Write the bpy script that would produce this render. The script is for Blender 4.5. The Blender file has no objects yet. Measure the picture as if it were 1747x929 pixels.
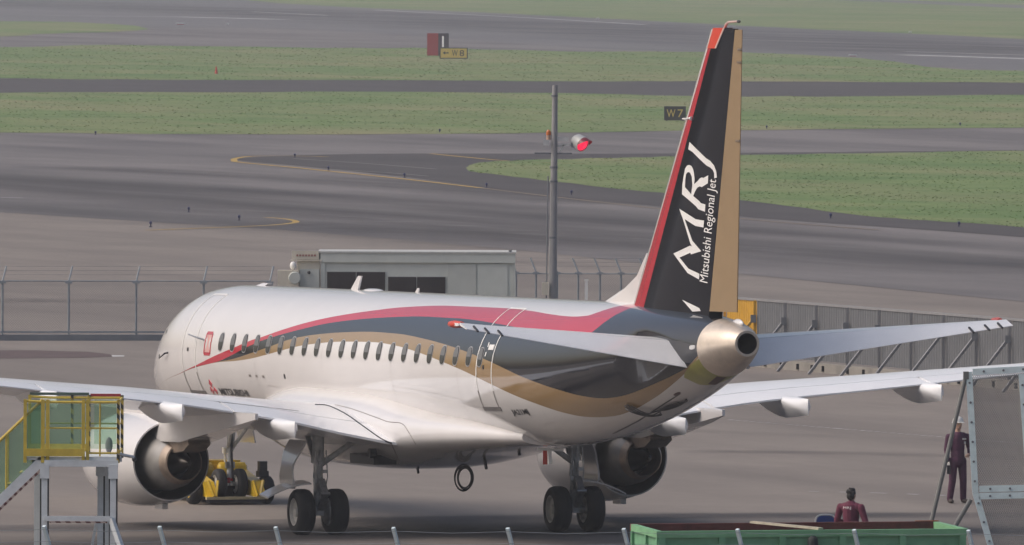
import bpy, bmesh, math, random
import numpy as np
from mathutils import Vector, Matrix
R = math.radians
random.seed(7); rng = np.random.default_rng(7)
scene = bpy.context.scene
col = scene.collection

# ---------------------------------------------------------------- camera
PW, PH = 1747, 929                       # size the view was surveyed at
D, CH, TH, YAW, PIT, FOC, ROLL = 270.455, 12.5207, 0.3378, 0.0049, 0.0263, 22302.6, 0.0046
SM, ALPHA = 18.181, -0.0125              # main gear station, ground attitude of the aircraft
PSI = TH + YAW
cd = bpy.data.cameras.new('camera'); cam = bpy.data.objects.new('camera', cd); col.objects.link(cam)
cd.sensor_width = 36; cd.lens = 36*FOC/PW; cd.clip_start = 1; cd.clip_end = 20000
_d = Vector((0, math.cos(PIT), -math.sin(PIT))); _u = Vector((0, math.sin(PIT), math.cos(PIT))); _r = Vector((1, 0, 0))
CR = _r*math.cos(ROLL)+_u*math.sin(ROLL); CU = _u*math.cos(ROLL)-_r*math.sin(ROLL)
cam.matrix_world = Matrix(((CR.x, CU.x, -_d.x, 0), (CR.y, CU.y, -_d.y, 0), (CR.z, CU.z, -_d.z, CH), (0, 0, 0, 1)))
scene.camera = cam

# ---------------------------------------------------------------- sky, sun, exposure
SUN_AZ, SUN_EL = R(-93), R(46)          # azimuth from +Y towards +X
w = bpy.data.worlds.new('World'); scene.world = w; w.use_nodes = True
nt = w.node_tree
sky = nt.nodes.new('ShaderNodeTexSky'); sky.sky_type = 'NISHITA'; sky.sun_disc = False
sky.sun_elevation = SUN_EL; sky.sun_rotation = SUN_AZ % (2*math.pi)
sky.air_density = 1.0; sky.dust_density = 6.5; sky.ozone_density = 1.0; sky.altitude = 20
bg = nt.nodes['Background']; bg.inputs['Strength'].default_value = 0.15
nt.links.new(sky.outputs[0], bg.inputs[0])
sd = bpy.data.lights.new('sun', 'SUN'); sun = bpy.data.objects.new('sun', sd); col.objects.link(sun)
sd.energy = 1.2; sd.angle = R(40); sd.color = (1.0, 0.955, 0.94)
sv = Vector((math.sin(SUN_AZ)*math.cos(SUN_EL), math.cos(SUN_AZ)*math.cos(SUN_EL), math.sin(SUN_EL)))
sun.rotation_euler = sv.to_track_quat('Z', 'Y').to_euler(); sun.location = sv*300
vs = scene.view_settings; vs.view_transform = 'Standard'; vs.look = 'None'; vs.exposure = -0.19; vs.gamma = 1.0; vs.use_curve_mapping = False
cy = scene.cycles; cy.use_denoising = True; cy.max_bounces = 5; cy.volume_bounces = 0; cy.diffuse_bounces = 2; cy.glossy_bounces = 2; cy.use_adaptive_sampling = True; cy.adaptive_threshold = 0.015
cy.transmission_bounces = 4; cy.transparent_max_bounces = 12; cy.caustics_reflective = False; cy.caustics_refractive = False
cy.use_light_tree = True

# ---------------------------------------------------------------- helpers
def ray(u, v):
    return _d*FOC + CR*(u-PW/2) + CU*(PH/2-v)
def gnd(u, v, z=0.0):
    """surveyed point of the flat ground"""
    d = ray(u, v); t = (z-CH)/d.z; return Vector((d.x*t, d.y*t, z))
def dist(u, v, Y):
    """point on the sight line at depth Y"""
    d = ray(u, v); t = Y/d.y; return Vector((d.x*t, Y, CH+d.z*t))

def srgb(r, g, b):
    f = lambda c: ((c/255+0.055)/1.055)**2.4 if c > 10 else c/255/12.92
    return (f(r), f(g), f(b), 1)

MATS = {}
def mat(name, base, rough=0.5, metal=0.0, var=0.12, scale=6.0, coat=0.0, bump=0.0, emit=None, alpha=None, spec=0.5, var2=None):
    """procedural principled material; colour wanders by noise so nothing is flat"""
    if name in MATS: return MATS[name]
    m = bpy.data.materials.new(name); m.use_nodes = True; MATS[name] = m
    n = m.node_tree.nodes; l = m.node_tree.links; b = n['Principled BSDF']
    tc = n.new('ShaderNodeTexCoord'); no = n.new('ShaderNodeTexNoise')
    no.inputs['Scale'].default_value = scale; no.inputs['Detail'].default_value = 5; no.inputs['Roughness'].default_value = 0.62
    l.new(tc.outputs['Object'], no.inputs['Vector'])
    mx = n.new('ShaderNodeMix'); mx.data_type = 'RGBA'
    lo = [c*(1-var) for c in base[:3]]+[1]; hi = list(var2) if var2 else [min(1, c*(1+var)) for c in base[:3]]+[1]
    mx.inputs[6].default_value = lo; mx.inputs[7].default_value = hi
    mr = n.new('ShaderNodeMapRange'); mr.inputs[1].default_value = 0.3; mr.inputs[2].default_value = 0.7
    l.new(no.outputs[0], mr.inputs[0]); l.new(mr.outputs[0], mx.inputs[0]); l.new(mx.outputs[2], b.inputs['Base Color'])
    rr = n.new('ShaderNodeMapRange'); rr.inputs[3].default_value = max(0, rough*0.85); rr.inputs[4].default_value = min(1, rough*1.15)
    l.new(no.outputs[0], rr.inputs[0]); l.new(rr.outputs[0], b.inputs['Roughness'])
    b.inputs['Metallic'].default_value = metal; b.inputs['Coat Weight'].default_value = coat; b.inputs['Coat Roughness'].default_value = 0.03
    b.inputs['Specular IOR Level'].default_value = spec
    if bump:
        bp = n.new('ShaderNodeBump'); bp.inputs['Strength'].default_value = bump; bp.inputs['Distance'].default_value = 0.02
        l.new(no.outputs[0], bp.inputs['Height']); l.new(bp.outputs[0], b.inputs['Normal'])
    if emit: b.inputs['Emission Color'].default_value = emit[0]; b.inputs['Emission Strength'].default_value = emit[1]
    if alpha is not None: b.inputs['Alpha'].default_value = alpha
    return m

def put(o, parent=None, label=None, cat=None, group=None, kind=None):
    col.objects.link(o)
    if parent: o.parent = parent
    if label: o['label'] = label
    if cat: o['category'] = cat
    if group: o['group'] = group
    if kind: o['kind'] = kind
    return o
def empty(name, loc=(0, 0, 0), rot=(0, 0, 0), **k):
    o = bpy.data.objects.new(name, None); o.location = loc; o.rotation_euler = rot; o.empty_display_size = 0.2
    return put(o, **k)
def mesh(name, V, F, m, parent=None, smooth=35, loc=None, **k):
    me = bpy.data.meshes.new(name); me.from_pydata([tuple(v) for v in V], [], F); me.update()
    if m: me.materials.append(m)
    if smooth:
        me.polygons.foreach_set('use_smooth', [True]*len(me.polygons)); me.set_sharp_from_angle(angle=R(smooth))
    o = bpy.data.objects.new(name, me)
    if loc is not None: o.location = loc
    return put(o, parent, **k)

class MB:
    """collects shapes for ONE mesh"""
    def __init__(s): s.V = []; s.F = []
    def add(s, V, F):
        n = len(s.V); s.V += [Vector(v) for v in V]; s.F += [tuple(i+n for i in f) for f in F]; return s
    def box(s, c, d, rot=None, bev=0.0):
        x, y, z = [e/2 for e in d]
        P = [Vector((a*x, b*y, c_*z)) for c_ in (-1, 1) for b in (-1, 1) for a in (-1, 1)]
        if rot is not None: P = [rot @ p for p in P]
        c = Vector(c)
        return s.add([c+p for p in P], [(0, 2, 3, 1), (4, 5, 7, 6), (0, 1, 5, 4), (2, 6, 7, 3), (0, 4, 6, 2), (1, 3, 7, 5)])
    def bar(s, a, b, wd, ht=None, up=(0, 0, 1)):
        a, b = Vector(a), Vector(b); ht = ht or wd; d = b-a; L = d.length; d.normalize()
        up = Vector(up)
        if abs(d.dot(up)) > 0.98: up = Vector((0, 1, 0))
        x = d.cross(up).normalized(); z = x.cross(d)
        M = Matrix((x, d, z)).transposed()
        return s.box((a+b)/2, (wd, L, ht), M)
    def tube(s, path, r, n=10, cap=True, closed=False):
        path = [Vector(p) for p in path]; rs = r if isinstance(r, (list, tuple)) else [r]*len(path)
        V = []; F = []; prev = None; m = len(path)
        for i, p in enumerate(path):
            if closed: t = (path[(i+1) % m]-path[i-1])
            else: t = path[min(i+1, m-1)]-path[max(i-1, 0)]
            t.normalize()
            if prev is None:
                a = Vector((0, 0, 1)) if abs(t.z) < 0.9 else Vector((1, 0, 0))
                x = t.cross(a).normalized()
            else: x = (prev - t*prev.dot(t)).normalized()
            prev = x; y = t.cross(x)
            for k in range(n):
                q = 2*math.pi*k/n; V.append(p+(x*math.cos(q)+y*math.sin(q))*rs[i])
        for i in range(m if closed else m-1):
            for k in range(n):
                a = i*n+k; b = i*n+(k+1) % n; c = ((i+1) % m)*n+(k+1) % n; d = ((i+1) % m)*n+k
                F.append((a, b, c, d))
        if cap and not closed: F.append(tuple(range(n))[::-1]); F.append(tuple(range((m-1)*n, m*n)))
        return s.add(V, F)
    def rev(s, prof, axis_o, axis_d, n=48, closed=False):
        """revolve profile [(along, radius)] round an axis"""
        o = Vector(axis_o); d = Vector(axis_d).normalized()
        a = Vector((0, 0, 1)) if abs(d.z) < 0.9 else Vector((1, 0, 0)); x = d.cross(a).normalized(); y = d.cross(x)
        V = [o+d*t+(x*math.cos(2*math.pi*k/n)+y*math.sin(2*math.pi*k/n))*r for t, r in prof for k in range(n)]
        m = len(prof); F = []
        for i in range(m if closed else m-1):
            j = (i+1) % m
            for k in range(n): F.append((i*n+k, i*n+(k+1) % n, j*n+(k+1) % n, j*n+k))
        return s.add(V, F)
    def loft(s, rings, cap=True, closed=True):
        n = len(rings[0]); V = [p for r in rings for p in r]; F = []
        for i in range(len(rings)-1):
            for k in range(n if closed else n-1):
                F.append((i*n+k, i*n+(k+1) % n, (i+1)*n+(k+1) % n, (i+1)*n+k))
        if cap: F.append(tuple(range(n))[::-1]); F.append(tuple(range((len(rings)-1)*n, len(rings)*n)))
        return s.add(V, F)
    def prism(s, poly, off):
        """poly: list of 3D points; extruded by off"""
        n = len(poly); off = Vector(off); V = [Vector(p) for p in poly]+[Vector(p)+off for p in poly]
        F = [tuple(range(n))[::-1], tuple(range(n, 2*n))]+[(k, (k+1) % n, n+(k+1) % n, n+k) for k in range(n)]
        return s.add(V, F)
    def ell(s, c, r, n=14, m=9):
        c = Vector(c); rings = []
        V = [c+Vector((0, 0, -r[2]))]; F = []
        for i in range(1, m):
            t = -math.pi/2+math.pi*i/m
            for k in range(n):
                q = 2*math.pi*k/n; V.append(c+Vector((r[0]*math.cos(t)*math.cos(q), r[1]*math.cos(t)*math.sin(q), r[2]*math.sin(t))))
        V.append(c+Vector((0, 0, r[2])))
        for k in range(n): F.append((0, 1+(k+1) % n, 1+k)); F.append((len(V)-1, 1+(m-2)*n+k, 1+(m-2)*n+(k+1) % n))
        for i in range(m-2):
            for k in range(n): F.append((1+i*n+k, 1+i*n+(k+1) % n, 1+(i+1)*n+(k+1) % n, 1+(i+1)*n+k))
        return s.add(V, F)
    def out(s, name, m, parent=None, smooth=35, **k):
        return mesh(name, s.V, s.F, m, parent, smooth, **k)

def copy_tree(o, parent=None):
    c = o.copy(); col.objects.link(c); c.parent = parent
    for ch in o.children: copy_tree(ch, c)
    return c
def text_mesh(body, shear=0.0, size=1.0, bold=0.0):
    """flat triangles of a line of lettering in its own x/y, bounding box normalised to 0..1"""
    c = bpy.data.curves.new('t', 'FONT'); c.body = body; c.size = size; c.shear = shear; c.resolution_u = 3; c.offset = bold
    o = bpy.data.objects.new('t', c); col.objects.link(o); bpy.context.view_layer.update()
    me = bpy.data.meshes.new_from_object(o.evaluated_get(bpy.context.evaluated_depsgraph_get()))
    V = [v.co.copy() for v in me.vertices]; F = [tuple(p.vertices) for p in me.polygons]
    bpy.data.objects.remove(o); bpy.data.curves.remove(c); bpy.data.meshes.remove(me)
    x0 = min(v.x for v in V); x1 = max(v.x for v in V); y0 = min(v.y for v in V); y1 = max(v.y for v in V)
    return [((v.x-x0)/(x1-x0), (v.y-y0)/(y1-y0)) for v in V], F, (x1-x0)/(y1-y0)
def fill2d(loops):
    """filled flat outline, holes allowed"""
    c = bpy.data.curves.new('f', 'CURVE'); c.dimensions = '2D'; c.fill_mode = 'BOTH'
    for lp in loops:
        s = c.splines.new('POLY'); s.points.add(len(lp)-1); s.use_cyclic_u = True
        for p, q in zip(s.points, lp): p.co = (q[0], q[1], 0, 1)
    o = bpy.data.objects.new('f', c); col.objects.link(o); bpy.context.view_layer.update()
    me = bpy.data.meshes.new_from_object(o.evaluated_get(bpy.context.evaluated_depsgraph_get()))
    V = [(v.co.x, v.co.y) for v in me.vertices]; F = [tuple(p.vertices) for p in me.polygons]
    bpy.data.objects.remove(o); bpy.data.curves.remove(c); bpy.data.meshes.remove(me)
    return V, F

# ---------------------------------------------------------------- ground
STREAK = (gnd(1747, 455)-gnd(0, 330)).to_2d(); STREAK = math.atan2(STREAK.y, STREAK.x)
def ground_mat(name, c1, c2, c3, rough=0.9, streak=0.55, fine=0.5, rot=None, sx=0.035, sy=0.22, spec=0.25):
    """pavement / turf: fine grain + wandering patches + long wheel streaks along the lane"""
    m = bpy.data.materials.new(name); m.use_nodes = True; n = m.node_tree.nodes; l = m.node_tree.links; b = n['Principled BSDF']
    tc = n.new('ShaderNodeTexCoord')
    mp = n.new('ShaderNodeMapping'); mp.inputs['Rotation'].default_value[2] = -(STREAK if rot is None else rot); mp.vector_type = 'POINT'
    l.new(tc.outputs['Object'], mp.inputs[0])
    ms = n.new('ShaderNodeMapping'); ms.inputs['Scale'].default_value = (sx, sy, 1); l.new(mp.outputs[0], ms.inputs[0])
    n1 = n.new('ShaderNodeTexNoise'); n1.inputs['Scale'].default_value = 1; n1.inputs['Detail'].default_value = 6; n1.inputs['Roughness'].default_value = 0.6; l.new(ms.outputs[0], n1.inputs['Vector'])
    n2 = n.new('ShaderNodeTexNoise'); n2.inputs['Scale'].default_value = 0.11; n2.inputs['Detail'].default_value = 8; n2.inputs['Roughness'].default_value = 0.68; l.new(tc.outputs['Object'], n2.inputs['Vector'])
    n3 = n.new('ShaderNodeTexNoise'); n3.inputs['Scale'].default_value = 2.3; n3.inputs['Detail'].default_value = 4; l.new(tc.outputs['Object'], n3.inputs['Vector'])
    def rng_(src, a, b_):
        r = n.new('ShaderNodeMapRange'); r.inputs[1].default_value = a; r.inputs[2].default_value = b_; l.new(src, r.inputs[0]); return r.outputs[0]
    def mix(f, a, b_, k=1.0):
        x = n.new('ShaderNodeMix'); x.data_type = 'RGBA'
        if k != 1.0:
            q = n.new('ShaderNodeMath'); q.operation = 'MULTIPLY'; q.inputs[1].default_value = k; l.new(f, q.inputs[0]); f = q.outputs[0]
        l.new(f, x.inputs[0])
        for i, v in ((6, a), (7, b_)):
            if isinstance(v, tuple): x.inputs[i].default_value = v
            else: l.new(v, x.inputs[i])
        return x.outputs[2]
    c = mix(rng_(n2.outputs[0], 0.32, 0.68), c1, c2)
    c = mix(rng_(n1.outputs[0], 0.42, 0.72), c, c3, streak)
    dk = tuple(v*0.72 for v in c1[:3])+(1,)
    c = mix(rng_(n3.outputs[0], 0.35, 0.75), c, dk, fine*0.5)
    l.new(c, b.inputs['Base Color']); b.inputs['Roughness'].default_value = rough; b.inputs['Specular IOR Level'].default_value = spec
    bp = n.new('ShaderNodeBump'); bp.inputs['Strength'].default_value = 0.25; bp.inputs['Distance'].default_value = 0.02; l.new(n3.outputs[0], bp.inputs['Height']); l.new(bp.outputs[0], b.inputs['Normal'])
    return m
G_APRON = ground_mat('apron_concrete', (0.203, 0.178, 0.162, 1), (0.254, 0.224, 0.200, 1), (0.145, 0.128, 0.120, 1), streak=0.75)
G_ASPH = ground_mat('taxiway_asphalt', (0.165, 0.153, 0.155, 1), (0.205, 0.19, 0.188, 1), (0.075, 0.072, 0.078, 1), streak=0.9, sx=0.012, sy=0.085)
G_RUN = ground_mat('runway_asphalt', (0.14, 0.138, 0.145, 1), (0.17, 0.165, 0.172, 1), (0.085, 0.087, 0.10, 1), streak=0.7, sx=0.003, sy=0.05)
G_DARK = ground_mat('dark_asphalt', (0.062, 0.058, 0.062, 1), (0.085, 0.078, 0.08, 1), (0.05, 0.047, 0.05, 1), streak=0.6)
G_FORE = ground_mat('dark_foreground_ground', (0.15, 0.135, 0.128, 1), (0.19, 0.17, 0.155, 1), (0.11, 0.10, 0.096, 1), rot=0, sx=0.03, sy=0.3)
G_GRASS = ground_mat('turf', (0.092, 0.172, 0.058, 1), (0.205, 0.262, 0.108, 1), (0.31, 0.265, 0.16, 1), streak=0.85, fine=1.0, rot=0.3, sx=0.06, sy=0.014, spec=0.1)
YELLOW = mat('marking_yellow', (0.42, 0.28, 0.07, 1), 0.8, var=0.35, scale=1.2)
WHITEP = mat('marking_white', (0.42, 0.42, 0.42, 1), 0.8, var=0.35, scale=0.5)

# base sheet to the horizon
S = 9000
mesh('ground', [(-S, -500, 0), (S, -500, 0), (S, 2*S, 0), (-S, 2*S, 0)], [(0, 1, 2, 3)], G_APRON, smooth=0, kind='structure')
def sheet(name, pts, z, m, **k):
    V = [gnd(u, v) for u, v in pts]
    for v in V: v.z = z
    bm = bmesh.new(); f = bm.faces.new([bm.verts.new(v) for v in V]); f.normal_update()
    if f.normal.z < 0: f.normal_flip()
    bmesh.ops.triangulate(bm, faces=bm.faces[:]); me = bpy.data.meshes.new(name); bm.to_mesh(me); bm.free(); me.materials.append(m)
    k.setdefault('kind', 'structure')
    return put(bpy.data.objects.new(name, me), **k)
def stroke(name, pts, wd, z, m, dash=None, **k):
    """painted line of real width along surveyed ground points"""
    P = [gnd(u, v).to_2d() for u, v in pts]; mb = MB()
    def seg(a, b):
        d = (b-a).normalized(); nrm = Vector((-d.y, d.x))*wd/2
        mb.add([(*(a-nrm), z), (*(b-nrm), z), (*(b+nrm), z), (*(a+nrm), z)], [(0, 1, 2, 3)])
    if dash is None:
        L = []; Rr = []
        for i, p in enumerate(P):
            d = (P[min(i+1, len(P)-1)]-P[max(i-1, 0)]).normalized(); nrm = Vector((-d.y, d.x))*wd/2
            L.append((*(p+nrm), z)); Rr.append((*(p-nrm), z))
        n = len(P); mb.add(L+Rr, [(n+i, n+i+1, i+1, i) for i in range(n-1)])
    else:
        for a, b in zip(P, P[1:]):
            L = (b-a).length; t = 0
            while t < L:
                e = min(t+dash[0]*random.uniform(0.5, 1), L); seg(a+(b-a)*t/L, a+(b-a)*e/L); t += dash[0]+dash[1]
    k.setdefault('kind', 'structure')
    return mb.out(name, m, smooth=0, **k)
def curve_px(pts, n=6):
    """smooth a surveyed polyline"""
    out = []
    for i in range(len(pts)-1):
        p0, p1, p2, p3 = pts[max(i-1, 0)], pts[i], pts[i+1], pts[min(i+2, len(pts)-1)]
        for j in range(n):
            t = j/n
            out.append(tuple(0.5*((2*p1[k])+(-p0[k]+p2[k])*t+(2*p0[k]-5*p1[k]+4*p2[k]-p3[k])*t*t+(-p0[k]+3*p1[k]-3*p2[k]+p3[k])*t**3) for k in (0, 1)))
    return out+[pts[-1]]
def wob(pts, a=0.8, n=7):
    """ragged turf edge"""
    q = curve_px(pts, n); return [(u, v+random.uniform(-a, a)) for u, v in q]

sheet('taxiway', [(-900, 318), (0, 362), (250, 378), (480, 392), (640, 405), (900, 428), (1290, 470), (1747, 515), (2500, 590), (2500, -70), (-900, -70)], 0.01, G_ASPH)
sheet('runway', curve_px([(-900, 10), (0, 52), (250, 47), (560, 52), (1000, 82), (1270, 91), (1747, 122), (2500, 160)], 5)+[(2500, 106), (1747, 64), (1270, 42), (1000, 28), (640, 12), (420, 0), (-900, -60)], 0.02, G_RUN)
sheet('taxiway_shoulder', curve_px([(2500, 470), (1747, 405), (1290, 372), (1120, 352), (960, 335), (700, 303), (520, 284), (405, 273), (480, 266), (600, 263), (745, 262), (1130, 262), (1747, 256), (2500, 248)], 4), 0.02, G_DARK)
sheet('crossing_road', [(-900, 125), (0, 134), (700, 137), (1270, 139), (1747, 141), (2500, 141), (2500, 163), (1747, 163), (1280, 165), (1000, 160), (600, 157), (0, 158), (-900, 160)], 0.02, G_DARK)
sheet('dark_foreground', [(-900, 905), (0, 896), (640, 882), (1200, 876), (1747, 874), (2600, 872), (2600, 1150), (-900, 1150)], 0.006, G_FORE)  # darker band of ground across the foreground
GR = {}
GR['g1'] = (wob([(795, 287), (830, 277), (1000, 271), (1130, 268), (1400, 263), (1747, 258), (2400, 250)]), wob([(2400, 440), (1747, 388), (1500, 371), (1290, 345), (1100, 327), (900, 305), (800, 293)]))
GR['g2'] = (wob([(-600, 158), (0, 158), (600, 157), (1000, 160), (1280, 165), (1747, 162), (2400, 162)]), wob([(2400, 212), (1747, 218), (1280, 222), (1000, 226), (700, 229), (300, 229), (0, 226), (-600, 220)], 0.4))
GR['g3'] = (wob([(-600, 82), (0, 80), (200, 77), (600, 82), (730, 82), (1000, 88), (1270, 89), (1496, 102), (1603, 116), (1747, 121), (2400, 128)], 0.6), wob([(2400, 141), (1747, 141), (1270, 139), (1000, 139), (700, 137), (300, 136), (0, 134), (-600, 130)], 0.6))
GR['g0'] = (wob([(-600, 28), (0, 36), (100, 37), (220, 43), (255, 50)], 0.4), wob([(255, 50), (200, 54), (60, 58), (0, 62), (-600, 80)], 0.4))
GR['g4'] = ([(420, 0), (480, -20), (800, -40), (1747, -50), (2500, -50)], wob([(2500, 106), (1747, 67), (1270, 44), (1000, 30), (800, 20), (640, 14), (480, 6)], 0.4))
for a, b in GR.values(): sheet('grass_verge', a+b[1:], 0.03, G_GRASS)
sheet('far_service_strip', [(1350, -2), (1500, 3), (1747, 14), (2400, 40), (2400, 34), (1747, 9), (1500, -1)], 0.04, G_RUN)
# uncut grass standing on the verges
def tufts(name, polys, n, hgt, wid, z):
    from mathutils.geometry import tessellate_polygon
    pts = []
    tris = []
    for poly in polys:
        V = [gnd(u, v) for u, v in poly]
        for t in tessellate_polygon([V]): tris.append([V[i].to_2d() for i in t])
    A = np.array([[[p.x, p.y] for p in t] for t in tris]); ar = np.abs(np.cross(A[:, 1]-A[:, 0], A[:, 2]-A[:, 0]))/2
    k = rng.choice(len(A), n, p=ar/ar.sum()); a, b = rng.random(n), rng.random(n); s = a+b > 1; a[s], b[s] = 1-a[s], 1-b[s]
    P = A[k, 0]+(A[k, 1]-A[k, 0])*a[:, None]+(A[k, 2]-A[k, 0])*b[:, None]
    # clumping
    keep = (np.sin(P[:, 0]*0.9+np.sin(P[:, 1]*0.11)*2)+np.sin(P[:, 1]*0.23+P[:, 0]*0.31)+rng.normal(0, 0.9, n)) > -0.6
    P = P[keep]; n = len(P)
    q = rng.random(n)*np.pi; h = hgt*(0.4+rng.random(n)*0.9); ww = wid*(0.5+rng.random(n))
    dx, dy = np.cos(q)*ww/2, np.sin(q)*ww/2; lx, ly = rng.normal(0, 0.3, n)*h, rng.normal(0, 0.3, n)*h
    V = np.zeros((n, 3, 3)); V[:, 0] = np.stack([P[:, 0]-dx, P[:, 1]-dy, np.full(n, z)], 1); V[:, 1] = np.stack([P[:, 0]+dx, P[:, 1]+dy, np.full(n, z)], 1)
    V[:, 2] = np.stack([P[:, 0]+lx, P[:, 1]+ly, z+h], 1)
    me = bpy.data.meshes.new(name); me.vertices.add(3*n); me.vertices.foreach_set('co', V.reshape(-1)); me.loops.add(3*n); me.loops.foreach_set('vertex_index', np.arange(3*n, dtype=np.int32))
    me.polygons.add(n); me.polygons.foreach_set('loop_start', np.arange(0, 3*n, 3, dtype=np.int32)); me.update(calc_edges=True); me.validate()
    me.materials.append(G_BLADE)
    return me
G_BLADE = ground_mat('grass_blades', (0.135, 0.235, 0.085, 1), (0.26, 0.33, 0.14, 1), (0.38, 0.33, 0.20, 1), streak=0.85, rot=0.3, sx=0.06, sy=0.014, spec=0.1)
_t = G_BLADE.node_tree; _b = _t.nodes['Principled BSDF']; _src = _b.inputs['Base Color'].links[0].from_socket     # thin blades let half the light through
_t.links.remove(_b.inputs['Normal'].links[0])
_tl = _t.nodes.new('ShaderNodeBsdfTranslucent'); _t.links.new(_src, _tl.inputs['Color']); _mx = _t.nodes.new('ShaderNodeMixShader'); _mx.inputs[0].default_value = 0.5
_t.links.new(_b.outputs[0], _mx.inputs[1]); _t.links.new(_tl.outputs[0], _mx.inputs[2]); _t.links.new(_mx.outputs[0], _t.nodes['Material Output'].inputs['Surface'])
for key, n, hh, ww, lab in (('g1', 15000, 0.035, 0.16, 'uneven green grass growing on the island behind the tail fin'), ('g2', 15000, 0.04, 0.22, 'patchy green grass in the strip around the W7 sign'), ('g3', 14000, 0.05, 0.28, 'pale dry grass in the strip around the W8 sign')):
    put(bpy.data.objects.new('grass', tufts('grass', [GR[key][0]+GR[key][1][1:]], n, hh, ww, 0.03)), label=lab, cat='grass', kind='stuff')
# rubber and oil worn into the pavement
def wear_mat():
    m = bpy.data.materials.new('rubber_wear'); m.use_nodes = True; n = m.node_tree.nodes; l = m.node_tree.links; b = n['Principled BSDF']
    b.inputs['Base Color'].default_value = (0.055, 0.052, 0.058, 1); b.inputs['Roughness'].default_value = 0.85
    at = n.new('ShaderNodeAttribute'); at.attribute_name = 'wear'; tc = n.new('ShaderNodeTexCoord'); mp = n.new('ShaderNodeMapping'); mp.inputs['Rotation'].default_value[2] = -STREAK; l.new(tc.outputs['Object'], mp.inputs[0])
    ms = n.new('ShaderNodeMapping'); ms.inputs['Scale'].default_value = (0.012, 0.14, 1); l.new(mp.outputs[0], ms.inputs[0]); no = n.new('ShaderNodeTexNoise'); no.inputs['Detail'].default_value = 6; no.inputs['Scale'].default_value = 1; l.new(ms.outputs[0], no.inputs['Vector'])
    r = n.new('ShaderNodeMapRange'); r.inputs[1].default_value = 0.3; r.inputs[2].default_value = 0.7; l.new(no.outputs[0], r.inputs[0])
    mu = n.new('ShaderNodeMath'); mu.operation = 'MULTIPLY'; l.new(at.outputs['Fac'], mu.inputs[0]); l.new(r.outputs[0], mu.inputs[1])
    tr_ = n.new('ShaderNodeBsdfTransparent'); mx = n.new('ShaderNodeMixShader'); l.new(mu.outputs[0], mx.inputs[0]); l.new(tr_.outputs[0], mx.inputs[1]); l.new(b.outputs[0], mx.inputs[2]); l.new(mx.outputs[0], n['Material Output'].inputs['Surface']); return m
WEAR = wear_mat()
def wear(pts, wd, k, z):
    P = [gnd(u, v).to_2d() for u, v in curve_px(pts, 8)]; N = 9; V = []; A = []; F = []
    for i, p_ in enumerate(P):
        dd_ = (P[min(i+1, len(P)-1)]-P[max(i-1, 0)]).normalized(); nr = Vector((-dd_.y, dd_.x)); e = min(1, min(i, len(P)-1-i)/4)
        for j in range(N): t = j/(N-1)*2-1; V.append((*(p_+nr*wd/2*t), z)); A.append(k*e*(1-t*t)**1.3)
    for i in range(len(P)-1):
        for j in range(N-1): F.append((i*N+j, (i+1)*N+j, (i+1)*N+j+1, i*N+j+1))
    o = mesh('rubber_wear', V, F, WEAR, smooth=0, kind='structure'); o.data.attributes.new('wear', 'FLOAT', 'POINT').data.foreach_set('value', A)
wear([(-400, 290), (0, 315), (350, 334), (620, 352), (1000, 388), (1400, 425), (1900, 470)], 24, 0.75, 0.014)
wear([(150, 283), (450, 298), (700, 312), (900, 328), (1120, 350)], 13, 0.8, 0.014)
wear([(-300, 345), (0, 350), (300, 368), (700, 398), (1100, 432)], 14, 0.45, 0.014)
wear([(-500, -10), (100, 8), (600, 26), (1000, 48), (1400, 70), (1900, 100)], 60, 0.6, 0.026)
wear([(-300, 520), (100, 512), (400, 520)], 6, 0.4, 0.004)
wear([(900, 545), (1300, 566), (1900, 600)], 9, 0.35, 0.004)
wear([(1150, 770), (1400, 772), (1800, 782)], 2.6, 0.35, 0.004)
wear([(300, 700), (800, 720), (1200, 735), (1800, 760)], 2.2, 0.25, 0.003)
wear([(500, 893), (800, 884), (1150, 880), (1800, 878)], 3.5, 0.75, 0.009)  # dark soft-edged bands along the foreground strip
wear([(-300, 905), (300, 900), (700, 900), (1100, 908)], 4.0, 0.6, 0.010)
# painted markings
stroke('taxi_line', curve_px([(560, 268), (500, 266.5), (430, 267), (402, 271), (400, 274), (412, 277.5), (520, 288), (700, 307), (820, 321)]), 0.35, 0.03, YELLOW)
stroke('taxi_line', curve_px([(820, 321), (960, 338), (1120, 356), (1290, 376), (1500, 393)]), 0.25, 0.03, mat('marking_faint', (0.21, 0.165, 0.12, 1), 0.85, var=0.3, scale=1))
stroke('taxi_line', curve_px([(735, 262.5), (790, 268), (870, 275), (1000, 280)]), 0.30, 0.03, YELLOW)
stroke('taxi_line', curve_px([(500, 271), (620, 279), (745, 289)]), 0.25, 0.03, mat('marking_faded', (0.2, 0.19, 0.18, 1), 0.85, var=0.3, scale=1))
stroke('taxi_line', curve_px([(560, 289), (660, 295), (730, 301)]), 0.22, 0.03, MATS['marking_faded'])
stroke('taxi_line', curve_px([(250, 393), (380, 388), (460, 384.5), (500, 380.5), (503, 377), (485, 373.5), (452, 371)]), 0.30, 0.02, YELLOW)
stroke('runway_line', [(130, 27), (300, 28.5), (480, 33)], 3.0, 0.03, WHITEP)
stroke('runway_line', [(-200, 26), (0, 24), (120, 27)], 0.9, 0.03, WHITEP)
stroke('runway_line', [(430, 20), (560, 26)], 1.0, 0.03, WHITEP)
stroke('runway_line', [(640, 17), (780, 24), (900, 30), (1100, 42)], 1.0, 0.03, WHITEP)
stroke('runway_line', [(0, 6), (190, 9)], 1.0, 0.03, WHITEP)
stroke('runway_line', [(1540, 93.5), (1747, 100), (2200, 115)], 2.6, 0.03, WHITEP)
stroke('runway_line', [(1545, 88), (1747, 94), (2200, 109)], 0.9, 0.03, WHITEP)
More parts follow.
